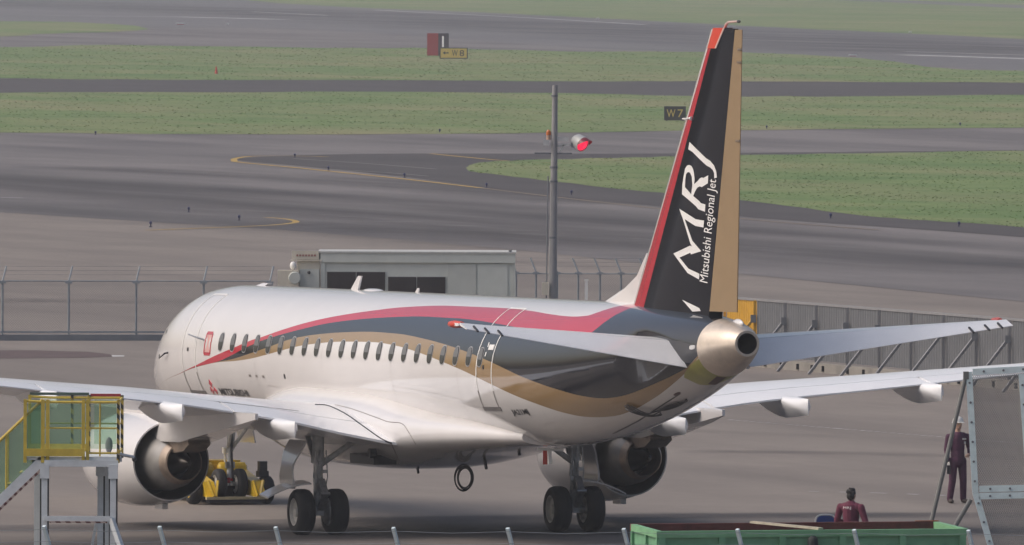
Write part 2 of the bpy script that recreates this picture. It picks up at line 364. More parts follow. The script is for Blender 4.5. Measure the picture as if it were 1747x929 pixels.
stroke('lane_dashes', [(1245, 716), (1430, 731), (1640, 748), (1747, 757)], 0.16, 0.006, WHITEP, dash=(0.2, 0.22))
stroke('lane_dashes', [(1380, 838), (1500, 841), (1640, 846)], 0.16, 0.006, WHITEP, dash=(0.35, 0.4))
stroke('lane_line', [(0, 337), (40, 338)], 0.3, 0.02, WHITEP)
sheet('rubber_mat', [(-200, 598), (60, 597.5), (150, 600), (188, 604), (192, 608), (150, 610), (0, 611.5), (-200, 611)], 0.006, mat('maroon_rubber', (0.095, 0.065, 0.063, 1), 0.9, var=0.3, scale=1.5))
sheet('paint_patch', [(190, 606), (212, 606.5), (212, 608), (192, 608.5)], 0.008, WHITEP)

# ================================================================ the aircraft
O = Vector((-math.sin(YAW)*D, math.cos(YAW)*D, 0))
jet = empty('jet_airliner', O, (0, ALPHA, PSI-math.pi/2), label='white twin-engined regional jet with red, black and gold stripes parked on the apron', cat='airplane')
def L(s, p, z):                       # station aft of nose, port offset, height -> jet's own frame
    return Vector((s-SM, -p, z))
WHITE = mat('aircraft_white', (0.72, 0.70, 0.695, 1), 0.15, var=0.035, scale=1.5, coat=0.6)
WINGP = mat('wing_grey_white', (0.86, 0.865, 0.88, 1), 0.30, var=0.05, scale=1.2, coat=0.3)
REDP = mat('aircraft_red', (0.50, 0.022, 0.045, 1), 0.2, var=0.05, scale=2, coat=0.7)
ORANGE = mat('test_orange', (0.62, 0.06, 0.03, 1), 0.3, var=0.08, scale=2)
BLACKP = mat('aircraft_black', (0.009, 0.010, 0.015, 1), 0.05, var=0.2, scale=2, coat=0.0, spec=0.25)
GOLDP = mat('aircraft_gold', (0.29, 0.198, 0.105, 1), 0.3, var=0.05, scale=3, coat=0.5)
METAL = mat('bare_metal', (0.62, 0.54, 0.46, 1), 0.42, metal=0.75, var=0.10, scale=5)
BRONZE = mat('exhaust_bronze', (0.42, 0.34, 0.275, 1), 0.40, metal=0.85, var=0.2, scale=5)
DARKM = mat('dark_duct', (0.025, 0.025, 0.03, 1), 0.45, var=0.2, scale=5)
GEARW = mat('gear_paint', (0.52, 0.53, 0.53, 1), 0.4, var=0.2, scale=9)
STEEL = mat('steel', (0.42, 0.43, 0.45, 1), 0.35, metal=0.9, var=0.2, scale=12)
TYRE = mat('tyre_rubber', (0.016, 0.016, 0.019, 1), 0.75, var=0.3, scale=9)
DECAL = mat('decal_dark', (0.025, 0.025, 0.028, 1), 0.4, var=0.1)
WLINE = mat('decal_white', (0.78, 0.77, 0.75, 1), 0.35, var=0.03)
SEAM = mat('panel_seam', (0.22, 0.20, 0.19, 1), 0.6, var=0.1)
GLASS = mat('cabin_glass', (0.012, 0.013, 0.016, 1), 0.07, var=0.2, scale=3, coat=0.5)

ST = np.array([[0.0, 2.86, 2.80, 0.03], [0.15, 3.06, 2.62, 0.26], [0.5, 3.31, 2.42, 0.51], [1.0, 3.56, 2.25, 0.75], [1.6, 3.88, 2.12, 0.97], [2.3, 4.30, 2.03, 1.17],
 [3.2, 4.69, 1.98, 1.35], [4.2, 4.89, 1.97, 1.44], [5.5, 4.955, 1.96, 1.48], [8, 4.96, 1.96, 1.48], [16, 4.96, 1.96, 1.48], [24, 4.96, 1.96, 1.48], [26, 4.96, 2.02, 1.475],
 [28, 4.96, 2.20, 1.43], [30, 4.94, 2.52, 1.30], [32, 4.89, 2.94, 1.06], [33.5, 4.82, 3.30, 0.82], [34.6, 4.72, 3.60, 0.60], [35.3, 4.62, 3.84, 0.42], [35.8, 4.50, 4.02, 0.24]])
def pchip(x, xs, ys):
    h = np.diff(xs); d = np.diff(ys)/h; m = np.zeros(len(xs))
    for i in range(1, len(xs)-1):
        if d[i-1]*d[i] > 0:
            w1 = 2*h[i]+h[i-1]; w2 = h[i]+2*h[i-1]; m[i] = (w1+w2)/(w1/d[i-1]+w2/d[i])
    m[0] = d[0]; m[-1] = d[-1]
    i = int(np.clip(np.searchsorted(xs, x)-1, 0, len(h)-1)); t = (x-xs[i])/h[i]
    return (2*t**3-3*t**2+1)*ys[i]+(t**3-2*t**2+t)*h[i]*m[i]+(-2*t**3+3*t**2)*ys[i+1]+(t**3-t**2)*h[i]*m[i+1]
def sec(s):
    zt, zb, wd = (pchip(s, ST[:, 0], ST[:, k]) for k in (1, 2, 3)); return (zt+zb)/2, (zt-zb)/2, wd
FLAT = ([31.3, 31.6, 31.9, 32.3, 33.6, 34.4, 34.7], [1.3, 1.05, 0.90, 0.82, 0.755, 0.645, 0.9])    # flat side where the tailplane pivots
def fus(s, deg, off=0.0, side=1):
    zc, hh, wd = sec(s); q = R(deg); p = wd*math.cos(q); z = zc+hh*math.sin(q)
    if 31.3 < s < 34.7:
        p = max(-1, min(1, 1))*min(p, float(np.interp(s, *FLAT))) if p > 0 else max(p, -float(np.interp(s, *FLAT)))
    n = Vector((0, math.cos(q)/wd, math.sin(q)/hh)).normalized()
    return L(s, side*(p+n.y*off), z+n.z*off)
# boundaries of the painted bands: (station, angle above the widest line)
B1 = [(0, -30), (4.39, -17.6), (5.96, -8.8), (7.38, 0.4), (8.59, 7.8), (9.8, 15.6), (10.32, 18.2), (11.5, 25.4), (12.74, 32.6), (13.95, 38.8), (16.4, 49.0), (17.93, 54.6), (20.51, 59.5), (23.72, 60.0), (25.6, 57.6), (26.79, 54.4), (28.3, 51.6), (29.0, 53.4), (29.35, 61.9), (29.6, 73), (29.9, 86), (30.1, 100), (36, 100)]
B2 = [(0, -30), (4.39, -17.7), (5.96, -10.0), (7.63, -3.8), (8.63, 2.6), (9.26, 7.4), (10.37, 15.0), (11.44, 20.7), (12.92, 27.8), (14.18, 33.4), (15.54, 37.6), (17.29, 41.6), (19.95, 45), (21.85, 44.9), (24.48, 41.4), (26.44, 36.6), (28.63, 30), (29.7, 29.5), (30.0, 33), (30.15, 40), (30.25, 48), (30.35, 60), (30.45, 76), (30.6, 100), (36, 100)]
B3 = [(0, -30), (4.39, -17.8), (5.96, -10.2), (7.62, -4.3), (8.59, -1.3), (9.92, 5.0), (10.88, 10.0), (12.32, 18.1), (13.59, 22.4), (15.46, 26.1), (17.42, 27.9), (18.81, 27.5), (20.81, 24.0), (22.87, 18.0), (24.36, 12.0), (25.78, 4.2), (27.09, -4.9), (28.58, -17.0), (29.76, -29.5), (30.37, -35.5), (31.14, -39.8), (31.63, -40.6), (32.99, -38.2), (33.97, -33.0), (34.76, -11.6), (36, 20)]
B4 = [(0, -30), (4.39, -17.9), (5.96, -10.4), (7.62, -4.7), (8.7, -2.9), (9.74, -0.3), (10.94, 4.3), (11.89, 8.4), (13.3, 13.7), (15.69, 18.2), (17.64, 19.2), (19.12, 17.2), (20.61, 12.8), (22.1, 6.8), (23.99, -2.2), (25.68, -13.3), (27.16, -25.5), (28.33, -38.7), (29.08, -48.6), (29.94, -57.0), (30.41, -59.8), (30.95, -60.5), (32.14, -57.0), (33.46, -46.0), (34.05, -36.6), (34.8, -14.8), (36, 15)]
def livery():
    m = bpy.data.materials.new('livery'); m.use_nodes = True; n = m.node_tree.nodes; l = m.node_tree.links; b = n['Principled BSDF']
    cols = [(0.72, 0.70, 0.695, 1), (0.31, 0.205, 0.10, 1), (0.010, 0.011, 0.016, 1), (0.50, 0.022, 0.045, 1), (0.72, 0.70, 0.695, 1)]
    cur = cols[0]
    for k, name in enumerate(('b4', 'b3', 'b2', 'b1')):
        a = n.new('ShaderNodeAttribute'); a.attribute_name = name
        r = n.new('ShaderNodeMapRange'); r.inputs[1].default_value = -0.12; r.inputs[2].default_value = 0.12; l.new(a.outputs['Fac'], r.inputs[0])
        x = n.new('ShaderNodeMix'); x.data_type = 'RGBA'; l.new(r.outputs[0], x.inputs[0]); x.inputs[7].default_value = cols[k+1]
        if isinstance(cur, tuple): x.inputs[6].default_value = cur
        else: l.new(cur, x.inputs[6])
        cur = x.outputs[2]
    tc = n.new('ShaderNodeTexCoord'); no = n.new('ShaderNodeTexNoise'); no.inputs['Scale'].default_value = 1.3; no.inputs['Detail'].default_value = 5; l.new(tc.outputs['Object'], no.inputs['Vector'])
    hv = n.new('ShaderNodeHueSaturation'); mr = n.new('ShaderNodeMapRange'); mr.inputs[3].default_value = 0.94; mr.inputs[4].default_value = 1.05; l.new(no.outputs[0], mr.inputs[0]); l.new(mr.outputs[0], hv.inputs['Value']); l.new(cur, hv.inputs['Color'])
    l.new(hv.outputs[0], b.inputs['Base Color']); b.inputs['Roughness'].default_value = 0.10; b.inputs['Specular IOR Level'].default_value = 0.4; b.inputs['Coat Weight'].default_value = 0.5; b.inputs['Coat Roughness'].default_value = 0.03
    # faint skin waviness
    bp = n.new('ShaderNodeBump'); bp.inputs['Strength'].default_value = 0.08; bp.inputs['Distance'].default_value = 0.01; l.new(no.outputs[0], bp.inputs['Height']); l.new(bp.outputs[0], b.inputs['Normal'])
    return m
LIV = livery()
sl = list(np.concatenate([[0.0, 0.05, 0.1], np.arange(0.2, 6, 0.1), np.arange(6, 34.72, 0.12), [34.72]])); NP = 128
V = []; ph = []
for s in sl:
    for k in range(NP):
        a = 360*k/NP
        V.append(fus(s, a)); e = a if a <= 90 else 180-a if a <= 270 else a-360; ph.append((s, e))
F = [(i*NP+k, i*NP+(k+1) % NP, (i+1)*NP+(k+1) % NP, (i+1)*NP+k) for i in range(len(sl)-1) for k in range(NP)]
F.append(tuple(range(NP))[::-1]); F.append(tuple(range((len(sl)-1)*NP, len(sl)*NP)))
fuselage = mesh('fuselage', V, [f[::-1] for f in F], LIV, jet, smooth=40)
for nm, B in (('b1', B1), ('b2', B2), ('b3', B3), ('b4', B4)):
    at = fuselage.data.attributes.new(nm, 'FLOAT', 'POINT'); xs = [b[0] for b in B]; ys = [b[1] for b in B]
    bs = {s: pchip(s, np.array(xs, float), np.array(ys, float)) for s in sl}
    at.data.foreach_set('value', [e-bs[s] for s, e in ph])

def patch(name, outline, m, off=0.006, side=1, parent=None, n=1):
    """thin curved piece lying on the fuselage skin; outline in (station, degrees)"""
    cs = sum(o[0] for o in outline)/len(outline); ca = sum(o[1] for o in outline)/len(outline)
    k = len(outline); V = [fus(cs, ca, off)]+[fus(a, b, off) for a, b in outline]+[fus(cs+(a-cs)*1.02, ca+(b-ca)*1.02, -0.01) for a, b in outline]
    F = [(0, 1+i, 1+(i+1) % k) for i in range(k)]+[(1+i, 1+k+i, 1+k+(i+1) % k, 1+(i+1) % k) for i in range(k)]
    return mesh(name, V, F, m, parent or fuselage, smooth=50)
def ribbon(name, path, wd, m, off=0.006, parent=None):
    """thin painted strip along (station, degrees)"""
    V = []; F = []
    for i, (s, a) in enumerate(path):
        b, c = path[max(i-1, 0)], path[min(i+1, len(path)-1)]
        ds = c[0]-b[0]; da = R(c[1]-b[1])*1.48; ln = math.hypot(ds, da) or 1; ns, na = -da/ln*wd/2, ds/ln*wd/2
        V += [fus(s+ns, a+math.degrees(na/1.48), off), fus(s-ns, a-math.degrees(na/1.48), off)]
    for i in range(len(path)-1): F.append((2*i, 2*i+1, 2*i+3, 2*i+2))
    return mesh(name, V, F, m, parent or fuselage, smooth=50)
def oval(cs, ca, hw, hd, pw=2.6, n=20):
    return [(cs+hw*math.copysign(abs(math.cos(2*math.pi*k/n))**(2/pw), math.cos(2*math.pi*k/n)), ca+hd*math.copysign(abs(math.sin(2*math.pi*k/n))**(2/pw), math.sin(2*math.pi*k/n))) for k in range(n)]
# cabin windows: dark pane in a slim frame
PANE_SKY = mat('sky_reflection_grey', (0.13, 0.128, 0.13, 1), 0.25, var=0.1, scale=4, coat=0.3)
WF = mat('window_frame', (0.30, 0.30, 0.31, 1), 0.35, var=0.1)
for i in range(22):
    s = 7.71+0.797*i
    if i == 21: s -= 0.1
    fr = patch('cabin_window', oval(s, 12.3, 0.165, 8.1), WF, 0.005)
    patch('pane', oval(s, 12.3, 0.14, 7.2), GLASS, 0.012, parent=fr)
    dr_ = random.uniform(7.0, 9.5); patch('pane_sky_reflection', [(s+0.135*math.cos(q_)**0.8 if math.cos(q_) > 0 else s-0.135*(-math.cos(q_))**0.8, 19.2-dr_+dr_*math.sin(q_)**0.7) for q_ in np.linspace(0.001, math.pi-0.001, 13)], PANE_SKY, 0.016, parent=fr)  # grey upper part paints the sky's reflection onto the pane
def door(name, s0, s1, top, bot):
    d = ribbon(name, [(s0, a) for a in np.linspace(top, -14, 14)], 0.045, WLINE)
    for pth, m in (([(s1, a) for a in np.linspace(top, -14, 14)], WLINE), ([(s0, a) for a in np.linspace(-14, bot, 6)], SEAM), ([(s1, a) for a in np.linspace(-14, bot, 6)], SEAM), ([(s, top) for s in np.linspace(s0-0.02, s1+0.02, 6)], WLINE)):
        ribbon('door_outline', pth, 0.045, m, parent=d)
    patch('door_sill', [(s0-0.05, bot+1.2), (s1+0.08, bot+1.2), (s1+0.08, bot-2.2), (s0-0.05, bot-2.2)], mat('sill_grey', (0.16, 0.15, 0.15, 1), 0.5), 0.01, parent=d)
    patch('door_handle', [(s0+0.38, 6), (s0+0.46, 6), (s0+0.46, 3), (s0+0.38, 3)], DECAL, 0.012, parent=d)
    return d
door('front_door', 5.10, 6.02, 60, -32)
dr = door('rear_door', 24.18, 25.10, 60, -28.5)
ribbon('door_window_marking', [(24.62, 24.3), (24.62, 13)], 0.05, WLINE, parent=dr)
patch('door_vent', [(24.72, 22.5), (25.02, 22.5), (25.02, 18.2), (24.72, 18.2)], WLINE, 0.012, parent=dr)
for a, b in (((6.64, 19), (7.03, 19)), ((7.03, 19), (7.04, 1.5)), ((7.04, 1.5), (6.63, 1.5)), ((6.63, 1.5), (6.64, 19))):
    ribbon('rescue_marking', [a, ((a[0]+b[0])/2, (a[1]+b[1])/2), b], 0.07, REDP)
patch('rescue_panel', [(6.68, 17.5), (6.99, 17.5), (7.0, 3), (6.67, 3)], mat('rescue_pink', (0.62, 0.35, 0.33, 1), 0.4), 0.004)
mesh('probe', *(lambda b: (b.V, b.F))(MB().tube([fus(6.55, 13, 0.0), fus(6.45, 13.5, 0.14), fus(5.9, 15.5, 0.17)], [0.018, 0.016, 0.012], 8)), STEEL, fuselage)
for s, a in ((3.1, 2), (3.35, 24), (11.95, -13)): patch('static_port', oval(s, a, 0.05, 2.2), DECAL, 0.006)
mesh('probe', *(lambda b: (b.V, b.F))(MB().tube([fus(4.0, 2, 0.0), fus(3.98, 1.5, 0.07), fus(3.6, -1, 0.09)], [0.02, 0.018, 0.012], 8)), DARKM, fuselage)
# lettering on the hull
def hull_text(name, body, s0, s1, a0, a1, m, shear=0.0):
    P, F, _ = text_mesh(body, shear, bold=0.022)
    return mesh(name, [fus(s0+(s1-s0)*x, a0+(a1-a0)*y, 0.012) for x, y in P], F, m, fuselage, smooth=0)
hull_text('maker_lettering', 'MITSUBISHI', 7.14, 9.05, -33.5, -27.0, DECAL)
hull_text('registration', 'JA21MJ', 25.72, 26.66, -36.0, -29.6, DECAL)
for cs, ca in ((6.72, -23.6), (6.60, -30.2), (6.84, -30.2)):     # three-diamond emblem
    patch('emblem', [(cs, ca+3.9), (cs+0.10, ca), (cs, ca-3.4), (cs-0.10, ca)], REDP, 0.012)
for s in (9.55, 10.0, 10.45): ribbon('hull_stencil', [(s, -14.2), (s+0.14, -14.2)], 0.05, SEAM)
# antennas on the crown
def blade(s0, s1, h, rake, t=0.05, m=WHITE, z=4.95):
    pts = [L(s0, t/2, z), L(s1, t/2, z), L(s1+rake*0.9, t/4, z+h), L(s0+rake+(s1-s0)*0.45, t/4, z+h)]
    mb = MB(); mb.add(pts+[Vector((p.x, -p.y, p.z)) for p in pts], [(0, 1, 2, 3), (7, 6, 5, 4), (0, 4, 5, 1), (1, 5, 6, 2), (2, 6, 7, 3), (3, 7, 4, 0)])
    mb.out('antenna', m, fuselage, smooth=0)
blade(12.1, 12.55, 0.30, 0.25); blade(16.2, 16.4, 0.10, 0.06, 0.03); blade(6.0, 6.6, 0.06, 0.1, 0.2)
MB().ell(L(13.5, 0, 4.95), (0.5, 0.16, 0.05)).out('satcom_blister', WHITE, fuselage)
MB().ell(L(35.15, -0.05, 4.63), (0.28, 0.07, 0.10)).out('tail_light_fairing', WHITE, fuselage)
# exhaust cone of the auxiliary power unit
mb = MB(); cs = list(np.linspace(34.62, 35.8, 14)); n = 64
rings = [[fus(s, 360*k/n, 0.012) for k in range(n)] for s in cs]
inner = [[fus(35.8, 360*k/n, -0.035) for k in range(n)], [fus(35.75, 360*k/n, -0.05) for k in range(n)]]
mb.loft(rings+inner, cap=False); cone = mb.out('exhaust_cone', METAL, jet, smooth=50)
mb = MB(); mb.loft([[fus(35.77, 360*k/n, -0.045) for k in range(n)], [fus(34.9, 360*k/n, -0.32) for k in range(n)]], cap=True); mb.F.pop(-2); mb.out('exhaust_duct', DARKM, cone, smooth=50)
YGREEN = mat('yellow_green', (0.30, 0.29, 0.06, 1), 0.3, var=0.15, scale=3, coat=0.4)
def grid_patch(name, edge, m, off, n=10, k=14):
    """curved panel: edge(t) -> (station, start deg, end deg) for t in 0..1"""
    V = []; F = []
    for i in range(n+1):
        s, a0, a1 = edge(i/n); V += [fus(s, a0+(a1-a0)*j/k, off) for j in range(k+1)]
    for i in range(n):
        for j in range(k): F.append((i*(k+1)+j, (i+1)*(k+1)+j, (i+1)*(k+1)+j+1, i*(k+1)+j+1))
    return mesh(name, V, F, m, fuselage, smooth=50)
grid_patch('green_patch', lambda t: (33.75+0.87*t, -46+24*t**0.7, -46-70*t**0.45), YGREEN, 0.010)  # yellow-green patch on the skin below the exhaust cone
grid_patch('drain_strip', lambda t: (34.02+0.56*t, -78+4*t, -92), MATS.get('strip_maroon') or mat('strip_maroon', (0.06, 0.02, 0.02, 1), 0.4), 0.014, 6, 6)
if False: patch('drain_strip', [(34.12, -76), (34.18, -66), (34.57, -66), (34.57, -78), (34.3, -80)], mat('strip_maroon', (0.06, 0.02, 0.02, 1), 0.4), 0.014)
patch('light_panel', oval(34.45, 2, 0.10, 4), mat('panel_light', (0.6, 0.6, 0.6, 1), 0.4), 0.012)
patch('drain_port', oval(32.9, -66, 0.14, 2.2), MATS['strip_maroon'], 0.008)
ribbon('belly_seam', [(24.6, -88), (27, -84), (29.0, -80), (30.5, -77), (31.8, -72), (33.0, -68)], 0.05, DECAL)
for k in range(4):      # loose test wiring under the tail
    P = [fus(30.9+0.10*k+0.45*t, -54-26*t+4*math.sin(5*t+k), 0.03+0.05*math.sin(3.1*t)) for t in np.linspace(0, 1, 10)]+[fus(31.4+0.1*k+1.1*t, -80+5*math.sin(3*t+k), 0.03) for t in np.linspace(0.1, 1, 6)]
    MB().tube(P, 0.014, 6).out('test_wiring', DARKM, fuselage)

# skin joints and small hatches
SKJ = mat('skin_joint', (0.42, 0.40, 0.39, 1), 0.5, var=0.1)
for s in (3.55, 7.3, 10.05, 14.45, 18.9, 23.0, 27.4):
    ribbon('skin_joint', [(s, a) for a in np.linspace(min(88, float(np.interp(s, [k_[0] for k_ in B4], [k_[1] for k_ in B4])))-2, -80, 24)], 0.010, SKJ, 0.003)
for s0, s1, a0, a1 in ((10.6, 11.3, -22, -33), (26.9, 27.5, -46, -56), (28.3, 28.9, -64, -72)):
    ribbon('hatch', [(s0, a0), (s1, a0)], 0.014, SKJ, 0.004); ribbon('hatch', [(s1, a0), (s1, a1)], 0.014, SKJ, 0.004); ribbon('hatch', [(s1, a1), (s0, a1)], 0.014, SKJ, 0.004); ribbon('hatch', [(s0, a1), (s0, a0)], 0.014, SKJ, 0.004)
# belly fairing
mb = MB(); rings = []
for s, zt, zb, wd in ((9.6, 2.6, 1.97, 0.9), (10.3, 2.75, 1.80, 1.45), (11.2, 2.95, 1.58, 1.75), (12.5, 3.05, 1.38, 1.92), (14, 3.05, 1.30, 1.98), (16.5, 3.0, 1.29, 2.0), (18, 2.92, 1.36, 1.98), (19.5, 2.75, 1.52, 1.9), (21, 2.62, 1.68, 1.72), (22.5, 2.55, 1.80, 1.5), (24, 2.45, 1.92, 1.2), (25.2, 2.35, 2.0, 0.85)):
    zc, hh = (zt+zb)/2, (zt-zb)/2; r_ = []
    for k in range(64):
        q = 2*math.pi*k/64; e = 2/2.7
        r_.append(L(s, wd*math.copysign(abs(math.cos(q))**e, math.cos(q)), zc+hh*math.copysign(abs(math.sin(q))**e, math.sin(q))))
    rings.append(r_)
def refine(rings, n=3):
    out = []
    for i in range(len(rings)-1):
        r0, r1, r2, r3 = rings[max(i-1, 0)], rings[i], rings[i+1], rings[min(i+2, len(rings)-1)]
        for j in range(n):
            t = j/n
            out.append([0.5*((2*b)+(c-a)*t+(2*a-5*b+4*c-d)*t*t+(3*b-a-3*c+d)*t**3) for a, b, c, d in zip(r0, r1, r2, r3)])
    return out+[rings[-1]]
mb.loft(refine(rings, 4)); fairing = mb.out('belly_fairing', WHITE, jet, smooth=50)
for x in (0, 1, 2, 3, 4):     # hanging coil of trailing hose
    P = [L(19.15+0.03*x, -0.03+(0.20-0.014*x)*math.cos(q)+0.02*math.sin(2*x), 1.17+(0.27-0.016*x)*math.sin(q)+0.012*math.cos(3*x)) for q in np.linspace(0, 2*math.pi, 29)[:-1]]
    MB().tube(P, 0.016, 8, closed=True).out('hose_coil', mat('hose_black', (0.05, 0.045, 0.045, 1), 0.6), fairing)
MB().tube([L(19.15, -0.03, 1.50), L(19.15, -0.03, 1.72)], 0.02, 8).out('hose_hook', STEEL, fairing)
MB().bar(L(21.0, 0.2, 1.75), L(21.2, 0.2, 1.42), 0.05).out('drain_mast', DARKM, fairing)
MB().bar(L(17.2, 0.3, 1.32), L(17.25, 0.3, 1.22), 0.04).out('drain_mast', DARKM, fairing)
MB().bar(L(22.6, 0.0, 1.85), L(22.65, 0.0, 1.74), 0.05).out('drain_mast', DARKM, fairing)
MB().box(L(24.2, 0.0, 1.74), (0.02, 0.09, 0.30)).out('warning_streamer', ORANGE, fairing)
MB().bar(L(25.0, 0.2, 1.90), L(25.05, 0.2, 1.62), 0.07).bar(L(25.0, 0.45, 1.93), L(25.0, -0.1, 1.90), 0.05).out('ground_test_fitting', WLINE, fairing)

# wings
def foil(c, t, s0, z0, inc, n=14, x0=0.0, x1=1.0, camber=0.02):
    """airfoil loop between chord fractions; (s, z) points from upper rear round the nose to lower rear"""
    def yt(x): return 5*t*(0.2969*math.sqrt(max(x, 0))-0.126*x-0.3516*x*x+0.2843*x**3-0.1015*x**4)+0.003
    def yc(x): return camber*4*x*(1-x)*(1-0.3*(1-x))
    xs = [x0+(x1-x0)*(1-math.cos(math.pi*k/n))/2 for k in range(n+1)]
    up = [(x, yc(x)+yt(x)) for x in xs][::-1]; lo = [(x, yc(x)-yt(x)) for x in xs]
    if x0 == 0: lo = lo[1:]
    return [(s0+c*(x*math.cos(inc)+y*math.sin(inc)), z0+c*(y*math.cos(inc)-x*math.sin(inc))) for x, y in up+lo]
WS = np.array([  # p, sTE, zTE, sLE, zLE, t/c
 [1.0, 20.2, 1.80, 13.3, 2.15, .13], [2.1, 20.1, 1.966, 14.05, 2.26, .13], [3.0, 20.0, 2.146, 14.55, 2.37, .125], [4.0, 19.95, 2.377, 15.1, 2.48, .12], [5.2, 19.95, 2.575, 15.75, 2.62, .115],
 [6, 20.15, 2.70, 16.15, 2.71, .11], [7, 20.4, 2.82, 16.65, 2.81, .11], [8, 20.65, 2.915, 17.15, 2.90, .11], [9, 20.9, 3.02, 17.65, 3.0, .105], [10, 21.1, 3.125, 18.15, 3.1, .105], [11, 21.33, 3.23, 18.65, 3.2, .10], [12.5, 21.7, 3.38, 19.45, 3.35, .10], [13.8, 22.1, 3.52, 20.2, 3.5, .10]])
def wsec(p, x0, x1, side, n=14):
    a = [float(np.interp(p, WS[:, 0], WS[:, k])) for k in range(1, 6)]; c = math.hypot(a[0]-a[2], a[1]-a[3]); inc = math.atan2(a[3]-a[1], a[0]-a[2])
    return [L(s, side*p, z) for s, z in foil(c, a[4], a[2], a[3], inc, n, x0, x1)]
UNDER = mat('wing_underside', (0.55, 0.55, 0.56, 1), 0.35, var=0.06, scale=1.5)
for side, nm in ((1, 'port'), (-1, 'starboard')):
    mb = MB(); mb.loft([wsec(p, 0, 0.76, side) for p in list(np.arange(1.0, 9.7, 0.5))+[9.7]]); wing = mb.out('wing', WINGP, jet, smooth=40)
    mb = MB(); tips = [wsec(p, 0, 1.0, side) for p in (13.5, 13.8)]
    # raked, upturned tip
    last = tips[-1]; base = last[14]
    for ds, dp, dz, sc in ((0.35, 0.25, 0.10, 0.85), (0.75, 0.45, 0.40, 0.68), (1.25, 0.60, 1.0, 0.45)):
        c0 = sum(last, Vector())/len(last); tips.append([c0+(v-c0)*sc+L(SM+ds, side*dp, dz) for v in last])
    mb.loft(tips); mb.out('wing_tip', WINGP, wing, smooth=40)
    mb = MB(); mb.loft([wsec(p, 0, 0.76, side) for p in np.linspace(9.7, 13.5, 6)]); mb.out('outer_panel', WINGP, wing, smooth=40)
    for nme, a, b in (('inboard_flap', 1.6, 5.20), ('outboard_flap', 5.26, 9.6), ('aileron', 9.66, 13.46)):
        mb = MB(); mb.loft([wsec(p, 0.768, 1.0, side, 6) for p in np.linspace(a, b, 9)]); mb.out(nme, WINGP, wing, smooth=35)
    for p, sa, za in ((4.25, 20.95, 2.38), (6.8, 21.35, 2.70), (9.6, 21.75, 2.98)):
        # canoe fairing under the flap track
        mb = MB(); rings = []
        zt = float(np.interp(p, WS[:, 0], WS[:, 2]))
        for t in np.linspace(0, 1, 22):
            s = sa-3.2+3.2*t; wdt = 0.012+0.20*math.sin(min(1, t*1.25+0.02)*math.pi/2)*(1 if t < 0.6 else math.cos((t-0.6)/0.4*math.pi/2)**0.45)
            dep = 0.02+0.38*math.sin(min(1, t*1.5)*math.pi/2)**0.85*(1-0.22*max(0, (t-0.6)/0.4))
            top = zt+0.05-0.05*max(0, (t-0.62)/0.38); bot = zt-0.02-dep; zch = bot+(top-bot)*(0.96-0.56*max(0, (t-0.5)/0.5)**1.1)
            ring_ = []
            for k in range(28):
                q_ = 2*math.pi*k/28; cx, sz = math.cos(q_), math.sin(q_)
                ring_.append(L(s, side*(p+wdt*(math.copysign(abs(cx)**0.9, cx) if sz > 0 else math.copysign(1-abs(sz)**1.5, cx))), zch+((top-zch) if sz > 0 else (zch-bot))*sz))
            rings.append(ring_)
        mb.loft(rings); mb.out('flap_track_fairing', WINGP, wing, smooth=45)
    # static wicks
    for p in (11.0, 12.0, 13.0):
        a = L(float(np.interp(p, WS[:, 0], WS[:, 1])), side*p, float(np.interp(p, WS[:, 0], WS[:, 2]))); MB().tube([a, a+Vector((0.22, 0, -0.02))], 0.006, 5).out('static_wick', DARKM, wing)

# joints between wing, root panel and fairing, traced over the real surfaces
from mathutils.bvhtree import BVHTree
def trace(name, pts, wd, m, targets, parent):
    Mi = (Matrix.Rotation(PSI-math.pi/2, 3, 'Z') @ Matrix.Rotation(ALPHA, 3, 'Y')).transposed(); o = Mi @ (Vector((0, 0, CH))-O); P = []
    trees = [BVHTree.FromPolygons([v.co for v in t.data.vertices], [tuple(f.vertices) for f in t.data.polygons]) for t in targets]
    for u, v in curve_px(pts, 5):
        dd_ = (Mi @ ray(u, v)).normalized(); best = None
        for t in trees:
            h = t.ray_cast(o, dd_)
            if h[0] is not None and (best is None or h[3] < best[0]): best = (h[3], h[0])
        if best: P.append(best[1]-dd_*0.006)
    if len(P) > 1: MB().tube(P, wd/2, 5).out(name, m, parent, smooth=60)
tg = [fairing, fuselage]+[o for o in jet.children if o.name.startswith('wing')]+[g_ for o in jet.children if o.name.startswith('wing') for g_ in o.children if g_.name.startswith('inboard_flap')]
trace('root_joint', [(538, 690), (560, 692), (590, 706), (620, 727), (650, 748), (668, 756)], 0.035, DECAL, tg, fairing)
trace('root_panel_joint', [(572, 690), (600, 697), (640, 711), (662, 719), (685, 722), (696, 735), (709, 757)], 0.018, SEAM, tg, fairing)
trace('spoiler_joint', [(0, 651.5), (200, 668), (400, 688), (510, 701)], 0.014, SEAM, tg, tg[2])
trace('spoiler_joint', [(1250, 674), (1350, 665), (1500, 652), (1635, 641)], 0.014, SEAM, tg, tg[3])
trace('fairing_joint', [(668, 757), (676, 775), (682, 790)], 0.02, SEAM, tg, fairing)

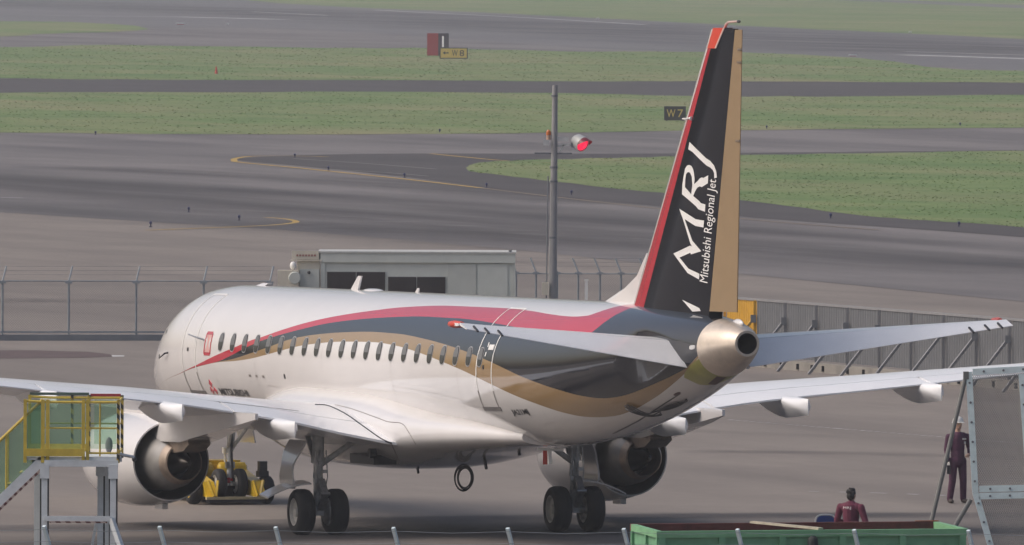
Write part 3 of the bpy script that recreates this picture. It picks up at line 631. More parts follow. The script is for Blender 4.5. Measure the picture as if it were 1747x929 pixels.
# engines
for side in (1, -1):
    P0 = L(0, side*5.08, 1.46); ax = (1, 0, 0)
    mb = MB(); mb.rev([(13.2, 0.74), (12.6, 0.75), (12.2, 0.76), (11.98, 0.79), (11.9, 0.83), (11.95, 0.87), (12.2, 0.93), (12.7, 0.975), (13.3, 0.99), (14.0, 0.975), (14.6, 0.93), (15.05, 0.875), (15.35, 0.83), (15.352, 0.80)], P0, ax, 72)
    nac = mb.out('engine_nacelle', WHITE, jet, smooth=50)
    mb = MB(); mb.rev([(15.34, 0.826), (15.34, 0.795), (15.0, 0.79), (14.4, 0.76), (13.8, 0.74)], P0, ax, 64); mb.out('fan_duct', DARKM, nac, smooth=50)
    mb = MB(); mb.rev([(13.75, 0.78), (13.75, 0.2)], P0, ax, 48); mb.out('duct_back', DARKM, nac, smooth=50)
    mb = MB(); mb.rev([(13.8, 0.56), (14.5, 0.62), (15.1, 0.615), (15.6, 0.55), (15.95, 0.465)], P0, ax, 64); mb.out('core_cowl', mat('core_cowl_grey', (0.34, 0.33, 0.32, 1), 0.42, metal=0.6, var=0.12, scale=5), nac, smooth=50)
    mb = MB(); mb.rev([(15.93, 0.468), (16.2, 0.40), (16.22, 0.37), (15.9, 0.40), (15.4, 0.40)], P0, ax, 64); mb.out('core_nozzle', BRONZE, nac, smooth=40)
    mb = MB(); mb.rev([(15.4, 0.40), (15.4, 0.30), (15.9, 0.24), (16.4, 0.10), (16.5, 0.02)], P0, ax, 48); mb.out('exhaust_plug', mat('plug_dark', (0.05, 0.045, 0.042, 1), 0.3, metal=0.8, var=0.2), nac, smooth=50)
    mb = MB(); mb.rev([(12.75, 0.74), (12.75, 0.26), (12.4, 0.16), (12.2, 0.02)], P0, ax, 48); mb.out('fan', DARKM, nac, smooth=50)
    # pylon
    prof = [(11.9, 2.38), (13.0, 2.62), (15.4, 2.75), (17.5, 2.55), (20.0, 2.60), (20.95, 2.58), (20.95, 2.46), (19.9, 2.30), (18.6, 2.12), (17.6, 1.98), (17.0, 1.90), (15.2, 1.88), (12.2, 2.0)]
    wdt = {11.9: 0.04, 13.0: 0.18, 15.4: 0.34, 17.5: 0.36, 19.6: 0.20, 20.95: 0.03}
    mb = MB(); rr = []
    for sgn in (1, -1): rr.append([L(s, side*5.08+sgn*float(np.interp(s, sorted(wdt), [wdt[k] for k in sorted(wdt)])), z) for s, z in prof])
    n = len(prof); mb.add(rr[0]+rr[1], [tuple(range(n)), tuple(range(n, 2*n))[::-1]]+[(k, n+k, n+(k+1) % n, (k+1) % n) for k in range(n)])
    mb.out('pylon', WHITE, nac, smooth=30)
    prof = [(15.0, 1.93), (17.2, 1.93), (17.25, 1.86), (16.9, 1.72), (16.3, 1.66), (15.0, 1.72)]
    mb = MB(); mb.prism([L(s, side*5.08+0.24, z) for s, z in prof], (0, 0.48, 0)); mb.out('heat_shield', BRONZE, nac, smooth=30)
    mb = MB(); mb.box(P0+Vector((14.7, 0.0, -0.95)), (0.5, 0.12, 0.12)); mb.out('drain_fairing', WHITE, nac)

# tail fin
HB, HT = 34.08, 35.22
def fin_pt(s, z, y):
    return L(s, y, z)
def fin_edges(z):
    t = (z-4.85)/(10.38-4.85); return 29.55+t*(33.86-29.55), HB+t*(HT-HB), 35.25+t*(35.52-35.25)      # leading edge, rudder hinge, trailing edge
def fin_half(z, x):
    """half thickness of the fin at chord fraction x"""
    le, hg, te = fin_edges(z); c = te-le; t = 0.11
    return max(0.004, c*5*t*(0.2969*math.sqrt(max(x, 0))-0.126*x-0.3516*x*x+0.2843*x**3-0.1015*x**4))
def fin_strip(name, fa, fb, za, zb, m, parent, off=0.0, nx=8, nz=20, closed=True):
    """piece of the fin between two edge curves fa(z), fb(z) giving station; both faces"""
    mb = MB(); rings = []
    for j in range(nz+1):
        z = za+(zb-za)*j/nz; le, hg, te = fin_edges(z); a, b = fa(z), fb(z); r_ = []
        xs = [a+(b-a)*i/nx for i in range(nx+1)]
        for s in xs: r_.append(L(s, fin_half(z, (s-le)/(te-le))+off, z))
        for s in xs[::-1]: r_.append(L(s, -fin_half(z, (s-le)/(te-le))-off, z))
        rings.append(r_)
    mb.loft(rings, cap=True); return mb.out(name, m, parent, smooth=40)
le_ = lambda z: fin_edges(z)[0]; hg_ = lambda z: fin_edges(z)[1]; te_ = lambda z: fin_edges(z)[2]
ww = lambda z: le_(z)+0.46-0.034*(z-4.85)
rw = lambda z: ww(z)+max(0.14, 0.76-0.11*(z-4.85))
fin = fin_strip('tail_fin', rw, lambda z: hg_(z)-0.02, 4.7, 10.38, BLACKP, jet)
fin_strip('red_leading_band', ww, rw, 4.7, 10.0, REDP, fin, 0.001)
fin_strip('leading_edge', le_, ww, 4.7, 10.38, WHITE, fin, 0.0, nx=6)
fin_strip('antenna_panel', ww, lambda z: le_(z)+0.72+(z-10)*0.25, 10.0, 10.40, ORANGE, fin, 0.012)
fin_strip('tip_edge', lambda z: le_(z)+0.72+(z-10)*0.25, lambda z: le_(z)+0.79+(z-10)*0.25, 10.0, 10.40, mat('tip_pink', (0.6, 0.42, 0.38, 1), 0.4), fin, 0.012)
fin_strip('rudder', hg_, te_, 4.86, 10.36, GOLDP, fin, 0.003)
mb = MB(); mb.tube([L(34.45, 0, 10.3), L(34.62, 0, 10.46), L(34.75, 0, 10.51), L(35.25, 0, 10.52)], [0.03, 0.03, 0.025, 0.02], 8); mb.out('tip_probe', MATS['tip_pink'], fin)
MB().ell(L(35.32, 0, 10.52), (0.10, 0.025, 0.03)).out('tip_light', DARKM, fin)
MB().tube([L(32.5, 0.05, 8.60), L(32.55, 0.14, 8.62), L(32.95, 0.16, 8.63), L(33.15, 0.16, 8.63)], [0.012, 0.012, 0.015, 0.045], 8).out('fin_probe', WLINE, fin)
for z in (9.98, 9.73, 8.2): MB().box(L(te_(z)-0.06, 0.03, z), (0.22, 0.02, 0.03)).out('hinge_fitting', BRONZE, fin)
prof = [(27.75, 4.93), (29.0, 5.24), (29.7, 5.5), (30.35, 5.95), (30.3, 4.85), (27.9, 4.85)]
mb = MB(); n = len(prof); mb.add([L(s, 0.012+0.07*(1 if k > 2 else 0.4), z) for k, (s, z) in enumerate(prof)]+[L(s, -0.012-0.07*(1 if k > 2 else 0.4), z) for k, (s, z) in enumerate(prof)], [tuple(range(n)), tuple(range(n, 2*n))[::-1]]+[(k, n+k, n+(k+1) % n, (k+1) % n) for k in range(n)])
mb.out('dorsal_fairing', WHITE, fin, smooth=0)
# fin lettering, laid on the port face
def fin_uv(u, v):                       # surveyed point -> station / height on the fin's centre plane
    d = ray(u, v); Mi = Matrix.Rotation(PSI-math.pi/2, 3, 'Z') @ Matrix.Rotation(ALPHA, 3, 'Y'); Mi = Mi.transposed()
    o = Mi @ (Vector((0, 0, CH))-O); q = Mi @ d; hf = 0.17
    for _ in range(5):
        t = (-hf-o.y)/q.y; P = o+q*t; le, hg, te = fin_edges(P.z); hf = fin_half(P.z, (P.x+SM-le)/(te-le))
    return P.x+SM, P.z
def on_fin(s, z, off=0.010):
    le, hg, te = fin_edges(z); return L(s, fin_half(z, (s-le)/(te-le))+off, z)
def glyph(name, loops, sc, ox, oy, m=WLINE):
    lp = [[fin_uv(ox+a/sc, oy+b/sc) for a, b in l_] for l_ in loops]; V2, F2 = fill2d(lp)
    mesh(name, [on_fin(s, z) for s, z in V2], F2, m, fin, smooth=0)
glyph('letter', [[(313, 78), (400, 165), (500, 262), (545, 290), (590, 345), (615, 410), (622, 480), (592, 490), (590, 430), (575, 395), (545, 365), (505, 345), (430, 275), (345, 190), (298, 160)]], 6.633, 1130, 230)
glyph('letter', [[(228, 670), (232, 560), (245, 470), (262, 380), (285, 345), (310, 338), (335, 350), (355, 390), (365, 440), (370, 500), (365, 555), (400, 525), (430, 490), (450, 480), (470, 485), (525, 455), (520, 545), (450, 590), (430, 580), (400, 595), (375, 640), (355, 690), (420, 745), (440, 770), (492, 785), (488, 868), (412, 840), (385, 805), (300, 730)],
                 [(262, 590), (265, 500), (275, 440), (295, 418), (318, 425), (338, 470), (345, 560), (332, 670)]], 6.633, 1130, 230)
glyph('letter', [[(197, 38), (380, 155), (478, 172), (470, 250), (378, 232), (258, 155), (345, 400), (445, 518), (328, 555), (322, 535), (200, 590), (300, 715), (425, 775), (420, 838), (290, 765), (180, 615), (130, 545), (320, 455), (340, 465), (322, 430), (240, 160)]], 6.633, 1130, 350)
glyph('fin_flash', [[(400, 475), (740, 640), (770, 700), (605, 710)]], 11.61, 1130, 470)
P, Fc, _ = text_mesh('Mitsubishi Regional Jet', 0.12)
sA, zA = fin_uv(1208.5, 483); sB, zB = fin_uv(1223.5, 306)
# text box covers descender..ascender: baseline sits at 0.22 of it
mesh('fin_caption', [on_fin(sA+(sB-sA)*x-(y-0.20)*0.47, zA+(zB-zA)*x+(y-0.2)*0.02) for x, y in P], Fc, WLINE, fin, smooth=0)

# tailplane
for side in (1, -1):
    def tp(p):
        t = (p-0.75)/5.0
        return 31.7+t*3.05, 33.40+t*1.72, 34.25+t*1.27, 4.21+t*0.455, 3.78+t*0.80     # LE, hinge, elevator TE, z of the plane, z of the elevator TE
    def ring(p, x1):
        le, hg, te, z, zt = tp(p); c = (hg-le)/x1; return [L(s, side*p, zz) for s, zz in foil(c, 0.10, le, z-0.01, 0.0, 12, 0, x1, 0.0)]
    mb = MB(); mb.loft([ring(p, 0.66) for p in np.linspace(0.45, 5.55, 12)]); stab = mb.out('tailplane', WINGP, jet, smooth=40)
    mb = MB(); mb.loft([ring(5.55, 0.66), ring(5.70, 0.66)]); mb.out('tailplane_tip', WINGP, stab, smooth=40)
    a = tp(5.6); mb = MB(); mb.tube([L(a[0]-0.22, side*5.66, a[3]), L(a[0]-0.16, side*5.66, a[3]), L(a[0]+0.1, side*5.66, a[3]), L(a[0]+0.35, side*5.6, a[3])], [0.02, 0.055, 0.075, 0.06], 12); mb.out('balance_horn', ORANGE, stab, smooth=50)
    mb = MB(); rings = []
    for p in np.linspace(0.66, 5.68, 12):
        le, hg, te, z, zt = tp(p); c = (hg-le)/0.66; h = max(0.03, 0.052*c*0.55); ds, dz = te-hg, zt-z; ln = math.hypot(ds, dz); ns, nz = -dz/ln, ds/ln
        r_ = []
        for q in np.linspace(math.pi/2, 3*math.pi/2, 7): r_.append(L(hg+0.03+ds/ln*math.cos(q)*h*0.9+ns*math.sin(q)*h, side*p, z+dz/ln*math.cos(q)*h*0.9+nz*math.sin(q)*h))
        r_.append(L(te-ns*0.006, side*p, zt-nz*0.006)); r_.append(L(te+ns*0.006, side*p, zt+nz*0.006)); rings.append(r_)
    mb.loft(rings); elv = mb.out('elevator', WINGP, stab, smooth=35)
    for p in (4.9, 5.2, 5.45):
        le, hg, te, z, zt = tp(p); b = L(te-0.18, side*p, zt+0.09); MB().bar(b+Vector((0, 0, 0.0)), b+Vector((0.26, 0, -0.10)), 0.035, 0.03).out('static_wick', DARKM, stab)

# landing gear
def wheel(c, r, wd, parent, hub, yaxis=(0, 1, 0), outer=1):
    mb = MB(); prof = []
    rim = r*0.56
    for t, rr in ((-0.5, 0.60), (-0.52, 0.74), (-0.49, 0.87), (-0.40, 0.955), (-0.25, 0.995), (-0.12, 1.0), (-0.115, 0.985), (-0.10, 0.985), (-0.095, 1.0), (0.095, 1.0), (0.10, 0.985), (0.115, 0.985), (0.12, 1.0), (0.25, 0.995), (0.40, 0.955), (0.49, 0.87), (0.52, 0.74), (0.5, 0.60)): prof.append((t*wd, rr*r))
    mb.rev(prof, c, yaxis, 40); mb.out('tyre', TYRE, parent, smooth=60)
    mb = MB(); prof = [(-0.46*wd, 0.61*r), (-0.44*wd, 0.54*r), (-0.28*wd, 0.50*r), (-0.27*wd, 0.22*r), (-0.42*wd, 0.18*r), (-0.43*wd, 0.01)]; mb.rev(prof, c, yaxis, 32)
    prof = [(-a, b) for a, b in prof]; mb.rev(prof, c, yaxis, 32); mb.out('rim', hub, parent, smooth=40)
HUB = mat('wheel_hub', (0.62, 0.60, 0.57, 1), 0.45, var=0.15, scale=14)
for side in (1, -1):
    pc = side*2.81
    mb = MB(); mb.tube([L(18.15, pc, 2.35), L(18.17, pc, 1.55)], 0.125, 16).tube([L(18.17, pc, 1.6), L(18.17, pc, 1.48)], 0.15, 16).tube([L(18.17, pc, 1.5), L(18.18, pc, 0.78)], 0.10, 16).tube([L(18.18, pc, 0.8), L(18.18, pc, 0.40)], 0.13, 16)
    gear = mb.out('main_landing_gear', GEARW, jet, smooth=40)
    mb = MB(); mb.tube([L(18.18, pc-0.42, 0.475), L(18.18, pc+0.42, 0.475)], 0.085, 14); mb.out('axle', STEEL, gear)
    mb = MB(); mb.bar(L(18.38, pc, 1.15), L(18.62, pc, 0.86), 0.14, 0.05).bar(L(18.62, pc, 0.86), L(18.32, pc, 0.52), 0.16, 0.05).tube([L(18.62, pc-0.1, 0.86), L(18.62, pc+0.1, 0.86)], 0.035, 8); mb.out('torque_link', STEEL, gear, smooth=0)
    mb = MB(); mb.tube([L(18.2, pc-side*0.05, 1.45), L(18.3, pc-side*0.85, 2.0)], 0.06, 10).tube([L(18.0, pc, 1.5), L(17.3, pc, 2.2)], 0.055, 10); mb.out('side_brace', GEARW, gear)
    mb = MB()
    for k in range(5): mb.tube([L(18.30+0.02*k, pc+0.13*math.sin(2.1*k), 1.75), L(18.33, pc+0.16*math.sin(1.7*k+1), 1.2), L(18.30, pc+0.12*math.cos(2*k), 0.8), L(18.32, pc+0.20*math.cos(2.5*k), 0.52)], 0.014, 6)
    for k in range(6): mb.box(L(18.30, pc+0.10*math.cos(k*2.2), 0.55+0.19*k), (0.10, 0.09, 0.07))
    mb.out('hydraulic_lines', STEEL, gear)
    mb = MB()
    for k in range(10): q = k*0.63; mb.ell(L(18.30+0.1*math.sin(q), pc+side*(-0.20), 0.475+0.24*math.cos(q)), (0.06, 0.05, 0.05), 8, 5)
    mb.ell(L(18.2, pc-side*0.17, 0.475), (0.27, 0.07, 0.27)); mb.out('brake_pack', STEEL, gear)
    for o in (-0.365, 0.365): wheel(L(18.18, pc+o, 0.475), 0.475, 0.36, gear, HUB)
    # gear doors
    mb = MB(); N = 8; A = []
    for j in range(N+1):
        t = j/N; z = 1.95-1.0*t; p = 3.08+0.26*math.sin(t*2.2); A.append((p, z, 0.52-0.16*t+0.06*math.sin(9*t)))
    V = []
    for p, z, hw in A: V += [L(17.75-hw, side*p, z), L(17.75+hw, side*p, z)]
    V2 = [v+Vector((0, -side*0.035, 0)) for v in V]; n = len(V)
    mb.add(V+V2, [(2*j, 2*j+1, 2*j+3, 2*j+2) for j in range(N)]+[(n+2*j, n+2*j+2, n+2*j+3, n+2*j+1) for j in range(N)]+[(2*j, 2*j+2, n+2*j+2, n+2*j) for j in range(N)]+[(2*j+1, n+2*j+1, n+2*j+3, 2*j+3) for j in range(N)]+[(0, n, n+1, 1), (2*N, 2*N+1, n+2*N+1, n+2*N)])
    mb.out('gear_door', WHITE, gear, smooth=50)
    mb = MB(); rings = []
    for t in np.linspace(0, 1, 7):
        p = 2.98+0.95*t; z = 1.10-0.02*t-0.26*t*t; rings.append([L(17.7, side*p, z+0.02), L(18.25, side*p, z+0.02-0.05), L(18.25, side*p, z-0.06), L(17.7, side*p, z-0.02)])
    mb.loft(rings); mb.out('lower_gear_door', WHITE, gear, smooth=30)
mb = MB(); mb.box(L(18.0, 1.55, 1.55), (1.5, 0.5, 0.2)).out('wheel_well', DARKM, fairing)
MB().tube([L(19.05, 1.86, 1.70), L(19.05, 2.0, 1.70)], 0.10, 16).out('outflow_port', DARKM, fairing)
# nose gear
zg = 0.278
mb = MB(); mb.tube([L(4.15, 0, 2.2), L(3.98, 0, 1.35)], 0.085, 14).tube([L(3.98, 0, 1.4), L(3.9, 0, 0.62)], 0.06, 14).tube([L(4.0, 0.05, 1.4), L(4.9, 0.25, 2.1)], 0.04, 8).tube([L(4.0, -0.05, 1.4), L(4.9, -0.25, 2.1)], 0.04, 8)
ng = mb.out('nose_landing_gear', GEARW, jet)
MB().tube([L(3.9, -0.3, zg+0.33), L(3.9, 0.3, zg+0.33)], 0.05, 10).out('axle', STEEL, ng)
MB().tube([L(4.12, 0.02, 1.75), L(4.16, 0.03, 1.2), L(4.10, -0.02, 0.75)], 0.03, 8).out('steering_hose', DARKM, ng)
for o in (-0.235, 0.235): wheel(L(3.9, o, zg+0.33), 0.33, 0.21, ng, HUB)
MB().box(L(3.95, 0, 1.02), (0.1, 0.2, 0.14)).out('taxi_light', STEEL, ng)
for sd_ in (1, -1): MB().bar(L(3.6, sd_*0.42, 1.98), L(3.6, sd_*0.52, 1.50), 1.1, 0.03, up=(0, 1, 0)).out('nose_gear_door', WHITE, ng)

# ================================================================ tow tractor under the nose
TY = mat('tractor_yellow', (0.70, 0.46, 0.02, 1), 0.4, var=0.22, scale=4, coat=0.2)
jm = Matrix.Translation(O) @ Matrix.Rotation(PSI-math.pi/2, 4, 'Z')
tr = empty('tow_tractor', jm @ Vector((3.9-SM, -0.03, 0)), (0, 0, PSI-math.pi/2), label='low yellow towbarless tractor carrying the jet nose wheels', cat='tractor')
tr.scale = (0.85, 0.85, 0.95)
mb = MB(); mb.box((-2.75, 0, 0.58), (3.3, 1.75, 0.52)).box((-2.9, 0, 0.32), (3.0, 1.5, 0.24)); mb.out('body', TY, tr, smooth=0)
for sd_ in (1, -1):
    mb = MB(); mb.add([(-1.2, sd_*0.50, 0.22), (0.72, sd_*0.50, 0.18), (0.72, sd_*0.80, 0.18), (-1.2, sd_*0.80, 0.22), (-1.2, sd_*0.50, 0.80), (0.35, sd_*0.50, 0.52), (0.35, sd_*0.80, 0.52), (-1.2, sd_*0.80, 0.80)], [(0, 3, 2, 1), (4, 5, 6, 7), (0, 1, 5, 4), (1, 2, 6, 5), (2, 3, 7, 6), (3, 0, 4, 7)])
    mb.out('side_arm', TY, tr, smooth=0)
    mb = MB(); mb.tube([(-1.05, sd_*0.05, 0.74), (-1.05, sd_*0.12, 0.74), (-1.05, sd_*0.78, 0.74), (-1.05, sd_*0.84, 0.72)], [0.06, 0.17, 0.17, 0.06], 18); mb.out('rounded_hood', TY, tr, smooth=60)
    mb = MB(); mb.bar((0.62, sd_*0.48, 0.55), (0.74, sd_*0.56, 0.20), 0.06).bar((0.62, sd_*0.74, 0.55), (0.74, sd_*0.62, 0.20), 0.06); mb.out('arm_brace', TY, tr, smooth=0)
    for x, r_ in ((0.15, 0.32), (-3.4, 0.36)):
        mb = MB(); mb.rev([(-0.15, 0.55*r_), (-0.16, 0.8*r_), (-0.11, 0.96*r_), (0, r_), (0.11, 0.96*r_), (0.16, 0.8*r_), (0.15, 0.55*r_)], (x, sd_*0.97, r_), (0, 1, 0), 28); ty_ = mb.out('tyre', TYRE, tr, smooth=60)
        mb = MB(); mb.rev([(-0.13, 0.56*r_), (-0.10, 0.3*r_), (-0.12, 0.02)], (x, sd_*0.97, r_), (0, 1, 0), 20); mb.rev([(0.13, 0.56*r_), (0.10, 0.3*r_), (0.12, 0.02)], (x, sd_*0.97, r_), (0, 1, 0), 20); mb.out('rim', TY, ty_)
mb = MB(); mb.box((0.74, 0, 0.155), (0.12, 1.66, 0.06)); mb.out('rear_plate', mat('worn_cream', (0.42, 0.36, 0.22, 1), 0.6, var=0.2), tr, smooth=0)
mb = MB(); mb.box((0.35, 0, 0.085), (0.9, 1.5, 0.07)); mb.out('underframe', DARKM, tr, smooth=0)
mb = MB(); mb.box((-0.25, 0, 0.36), (0.2, 0.98, 0.5)); mb.out('cradle_back', DARKM, tr, smooth=0)
mb = MB(); mb.box((0.25, 0, 0.14), (0.6, 0.8, 0.04)); mb.out('wheel_cradle', STEEL, tr, smooth=0)
mb = MB(); mb.box((0.2, 0.86, 0.86), (0.2, 0.2, 0.22)).box((0.2, 0.86, 0.68), (0.26, 0.26, 0.14)); mb.out('control_box', DARKM, tr, smooth=0)
mb = MB(); mb.box((-1.5, -0.35, 1.0), (0.4, 0.42, 0.10)).box((-1.68, -0.35, 1.18), (0.1, 0.42, 0.4)); mb.out('driver_seat', mat('seat_white', (0.5, 0.48, 0.45, 1), 0.6), tr, smooth=0)
mb = MB(); mb.tube([(-1.3, 0.35, 0.8), (-1.3, 0.35, 1.12)], 0.03, 8).tube([(-1.3, 0.35, 1.10), (-1.3, 0.35, 1.24)], [0.07, 0.08], 14); mb.out('work_lamp', WLINE, tr)
mb = MB(); mb.box((-1.9, -0.55, 1.08), (0.6, 0.5, 0.26)).box((-1.75, 0, 0.84), (0.7, 1.6, 0.2)); mb.out('engine_cover', TY, tr, smooth=0)
mb = MB(); mb.tube([(0.05, 0, 0.48), (0.05, 0, 0.60)], 0.05, 10).tube([(0.05, -0.1, 0.55), (0.05, 0.1, 0.55)], 0.035, 8); mb.out('lock_pin', REDP, tr)
mb = MB()
for y in (-0.05, 0.05): mb.tube([(0.10, y, 0.44), (0.14, y, 0.44)], 0.03, 10)
mb.out('pin_cap', WLINE, tr)

# ================================================================ far fence on the left
GALV = mat('galvanised', (0.27, 0.30, 0.33, 1), 0.55, metal=0.2, var=0.15, scale=6)
GALVD = mat('galvanised_dark', (0.16, 0.17, 0.19, 1), 0.6, var=0.15, scale=6)
KERB = mat('fence_kerb', (0.20, 0.21, 0.23, 1), 0.8, var=0.12, scale=2)
def mesh_sheet(a, b, z0, z1, pitch, wd, name, m, parent):
    """chain-link: two families of thin slanted wires between two ground points"""
    a, b = Vector(a), Vector(b); d = b-a; Ln = d.length; d.normalize(); H_ = z1-z0; mb = MB(); nrm = Vector((d.y, -d.x, 0))*0.004
    t = -H_
    while t < Ln:
        for k in (0, 1):
            ta, tb = (t, t+H_) if k == 0 else (t+H_, t); za, zb = z0, z1
            if ta < tb:
                if ta < 0: za += -ta; ta = 0
                if tb > Ln: zb -= tb-Ln; tb = Ln
            else:
                if tb < 0: zb -= -tb; tb = 0
                if ta > Ln: za += ta-Ln; ta = Ln
            if zb-za > 0.01:
                P, Q = a+d*ta+Vector((0, 0, za))+nrm*k, a+d*tb+Vector((0, 0, zb))+nrm*k
                o = Vector((0, 0, wd*0.7)); mb.add([P-o, Q-o, Q+o, P+o], [(0, 1, 2, 3)])
        t += pitch
    return mb.out(name, m, parent, smooth=0, kind='stuff')
def wire_fence(name, pts, post_h, arm, lab, mesh_top, rail=True):
    """pts: ground positions of posts"""
    o = empty(name, pts[0], label=lab, cat='fence')
    q0 = pts[0]
    for p in pts:
        c = p-q0; MB().tube([c, c+Vector((0, 0, post_h))], 0.035, 10).tube([c+Vector((0, 0, post_h-0.03)), c+Vector((arm[0], arm[1], post_h+arm[2]))], 0.026, 8).box(c+Vector((0, 0, post_h-0.06)), (0.22, 0.10, 0.07)).out('post', GALV, o)
    a, b = pts[0]-q0, pts[-1]-q0
    if rail: MB().tube([p-q0+Vector((0, 0.0, mesh_top)) for p in pts], 0.02, 6).out('top_rail', GALV, o)
    for k in (0.4, 0.7, 1.0):
        MB().tube([p-q0+Vector((arm[0]*k, arm[1]*k, post_h+arm[2]*k)) for p in pts], 0.004, 4).out('barbed_wire', GALVD, o)
    for p, q in zip(pts, pts[1:]): mesh_sheet(p-q0+Vector((0, -0.03, 0)), q-q0+Vector((0, -0.03, 0)), 0.12, mesh_top, 0.075, 0.004, 'wire_mesh', GALVD, o)
    return o
FP = [gnd(u, 580.5) for u in (-226, -111, 4, 117, 232, 347, 460)]
ff = wire_fence('wire_fence', FP, 1.82, (0.10, 0.25, 0.42), 'grey chain-link fence with angled tops behind the jet nose', 1.80)
a, b = FP[0]-FP[0], FP[-1]-FP[0]
MB().bar(a+Vector((0, -0.04, 0.09)), b+Vector((0, -0.04, 0.09)), 0.22, 0.18).out('concrete_base', KERB, ff, smooth=0)
MB().bar(a+Vector((0, -0.10, 0.26)), b+Vector((0, -0.10, 0.26)), 0.04, 0.05).out('bottom_rail', GALV, ff, smooth=0)
FP2 = [dist(u, 560, 416+0.0*u) for u in (880, 914, 950, 986, 1023, 1059, 1100, 1150)]
FP2 = [Vector((p.x, p.y, 0)) for p in FP2]
wire_fence('wire_fence', FP2, 1.62, (-0.18, 0.1, 0.42), 'short run of grey wire fence between hut and tail fin', 1.55)
P = dist(1000, 560, 402); MB().box((0, 0, 0.85), (0.09, 0.09, 1.70)).box((0, 0, 1.72), (0.12, 0.12, 0.05)).out('marker_post', WLINE, smooth=0, loc=(P.x, P.y, 0), label='short white square post in front of the wire fence beside the lamp pole', cat='post')

# ================================================================ site hut
HY = 404.0; K = HY/FOC
hut = empty('site_hut', (dist(547, 500, HY).x, HY, 0), label='grey-green flat-roofed site hut behind the jet fuselage', cat='hut')
HG = mat('hut_grey_green', (0.58, 0.605, 0.56, 1), 0.6, var=0.06, scale=2); HG2 = mat('hut_panel', (0.52, 0.54, 0.50, 1), 0.6, var=0.06, scale=2)
CRM = mat('cream_metal', (0.62, 0.57, 0.47, 1), 0.6, var=0.08, scale=3)
hx = lambda u: (u-547)*K; gy = pjy = (lambda v: None)
def hz(v): return dist(700, v, HY).z
top = hz(431); Wd = hx(876)
MB().box((Wd/2, 1.15, (top-0.30)/2), (Wd, 2.3, top-0.30)).out('wall', HG, hut, smooth=0)
MB().box((Wd/2, 1.13, top-0.15), (Wd+0.10, 2.42, 0.30)).out('fascia', HG, hut, smooth=0)
MB().box((Wd/2, 1.13, top+0.015), (Wd+0.16, 2.48, 0.05)).out('roof_trim', mat('trim_pale', (0.5, 0.5, 0.48, 1), 0.5), hut, smooth=0)
HW = mat('hut_window_dark', (0.03, 0.024, 0.026, 1), 0.25, var=0.3, scale=1.5)
for u0, u1, v in ((558, 657, 464), (662, 760, 472)):
    f = MB(); f.box(((hx(u0)+hx(u1))/2, -0.012, hz(v)-0.5), (hx(u1)-hx(u0)+0.06, 0.03, 1.06)); f = f.out('window', HG2, hut, smooth=0)
    for a, b in ((u0, (u0+u1)/2-0.6), ((u0+u1)/2+0.6, u1)): MB().box(((hx(a)+hx(b))/2, -0.032, hz(v)-0.5), (hx(b)-hx(a), 0.02, 1.0)).out('pane', HW, f, smooth=0)
for u0, u1 in ((764, 812), (815, 866)):
    MB().box(((hx(u0)+hx(u1))/2, -0.015, (hz(449))/2), (hx(u1)-hx(u0), 0.03, hz(449))).out('door_panel', HG2 if u0 < 800 else HG, hut, smooth=0)
MB().box((hx(876)+0.02, -0.03, top/2), (0.07, 0.05, top)).out('downpipe', HG2, hut, smooth=0)
MB().box((hx(551), -0.025, top/2-0.1), (0.12, 0.04, top-0.2)).out('corner_trim', HG, hut, smooth=0)
MB().tube([(hx(870), 0.1, top), (hx(870), 0.1, top+0.10)], 0.05, 8).out('roof_vent', GALVD, hut)
MB().box((hx(526), 0.5, hz(440)/2), (hx(545)-hx(506), 1.0, hz(440))).out('annex', CRM, hut, smooth=0)
sb = MB(); sb.box((hx(522), -0.05, hz(435.5)), (hx(547)-hx(498), 0.06, hz(428.5)-hz(443))); sb = sb.out('sign_board', CRM, hut, smooth=0)
for k in range(7): MB().box((hx(507+5*k), -0.085, hz(436)), (0.055, 0.012, 0.06)).out('sign_mark', mat('sign_red', (0.3, 0.12, 0.10, 1), 0.6), sb, smooth=0)
MB().box((hx(522), -0.06, hz(444.5)), (hx(548)-hx(494), 0.1, 0.04)).out('ledge', CRM, hut, smooth=0)
ac_ = MB(); ac_.box((hx(492), -0.25, hz(461)/2), (hx(511)-hx(475), 0.5, hz(461))); ac_ = ac_.out('air_conditioner', CRM, hut, smooth=0)
MB().tube([(hx(503), -0.54, hz(474)), (hx(503), -0.50, hz(474))], [0.17, 0.2], 20).out('fan_grille', HG2, ac_)
MB().box((hx(528), -0.06, hz(476)), (hx(545)-hx(512), 0.12, 0.6)).out('meter_cabinet', HG2, hut, smooth=0)
MB().ell((hx(500), -0.2, hz(453.5)), (0.10, 0.10, 0.13)).out('flood_lamp', WLINE, hut)
MB().ell((hx(527), -0.15, hz(465)), (0.05, 0.05, 0.05)).out('camera_dome', DARKM, hut)

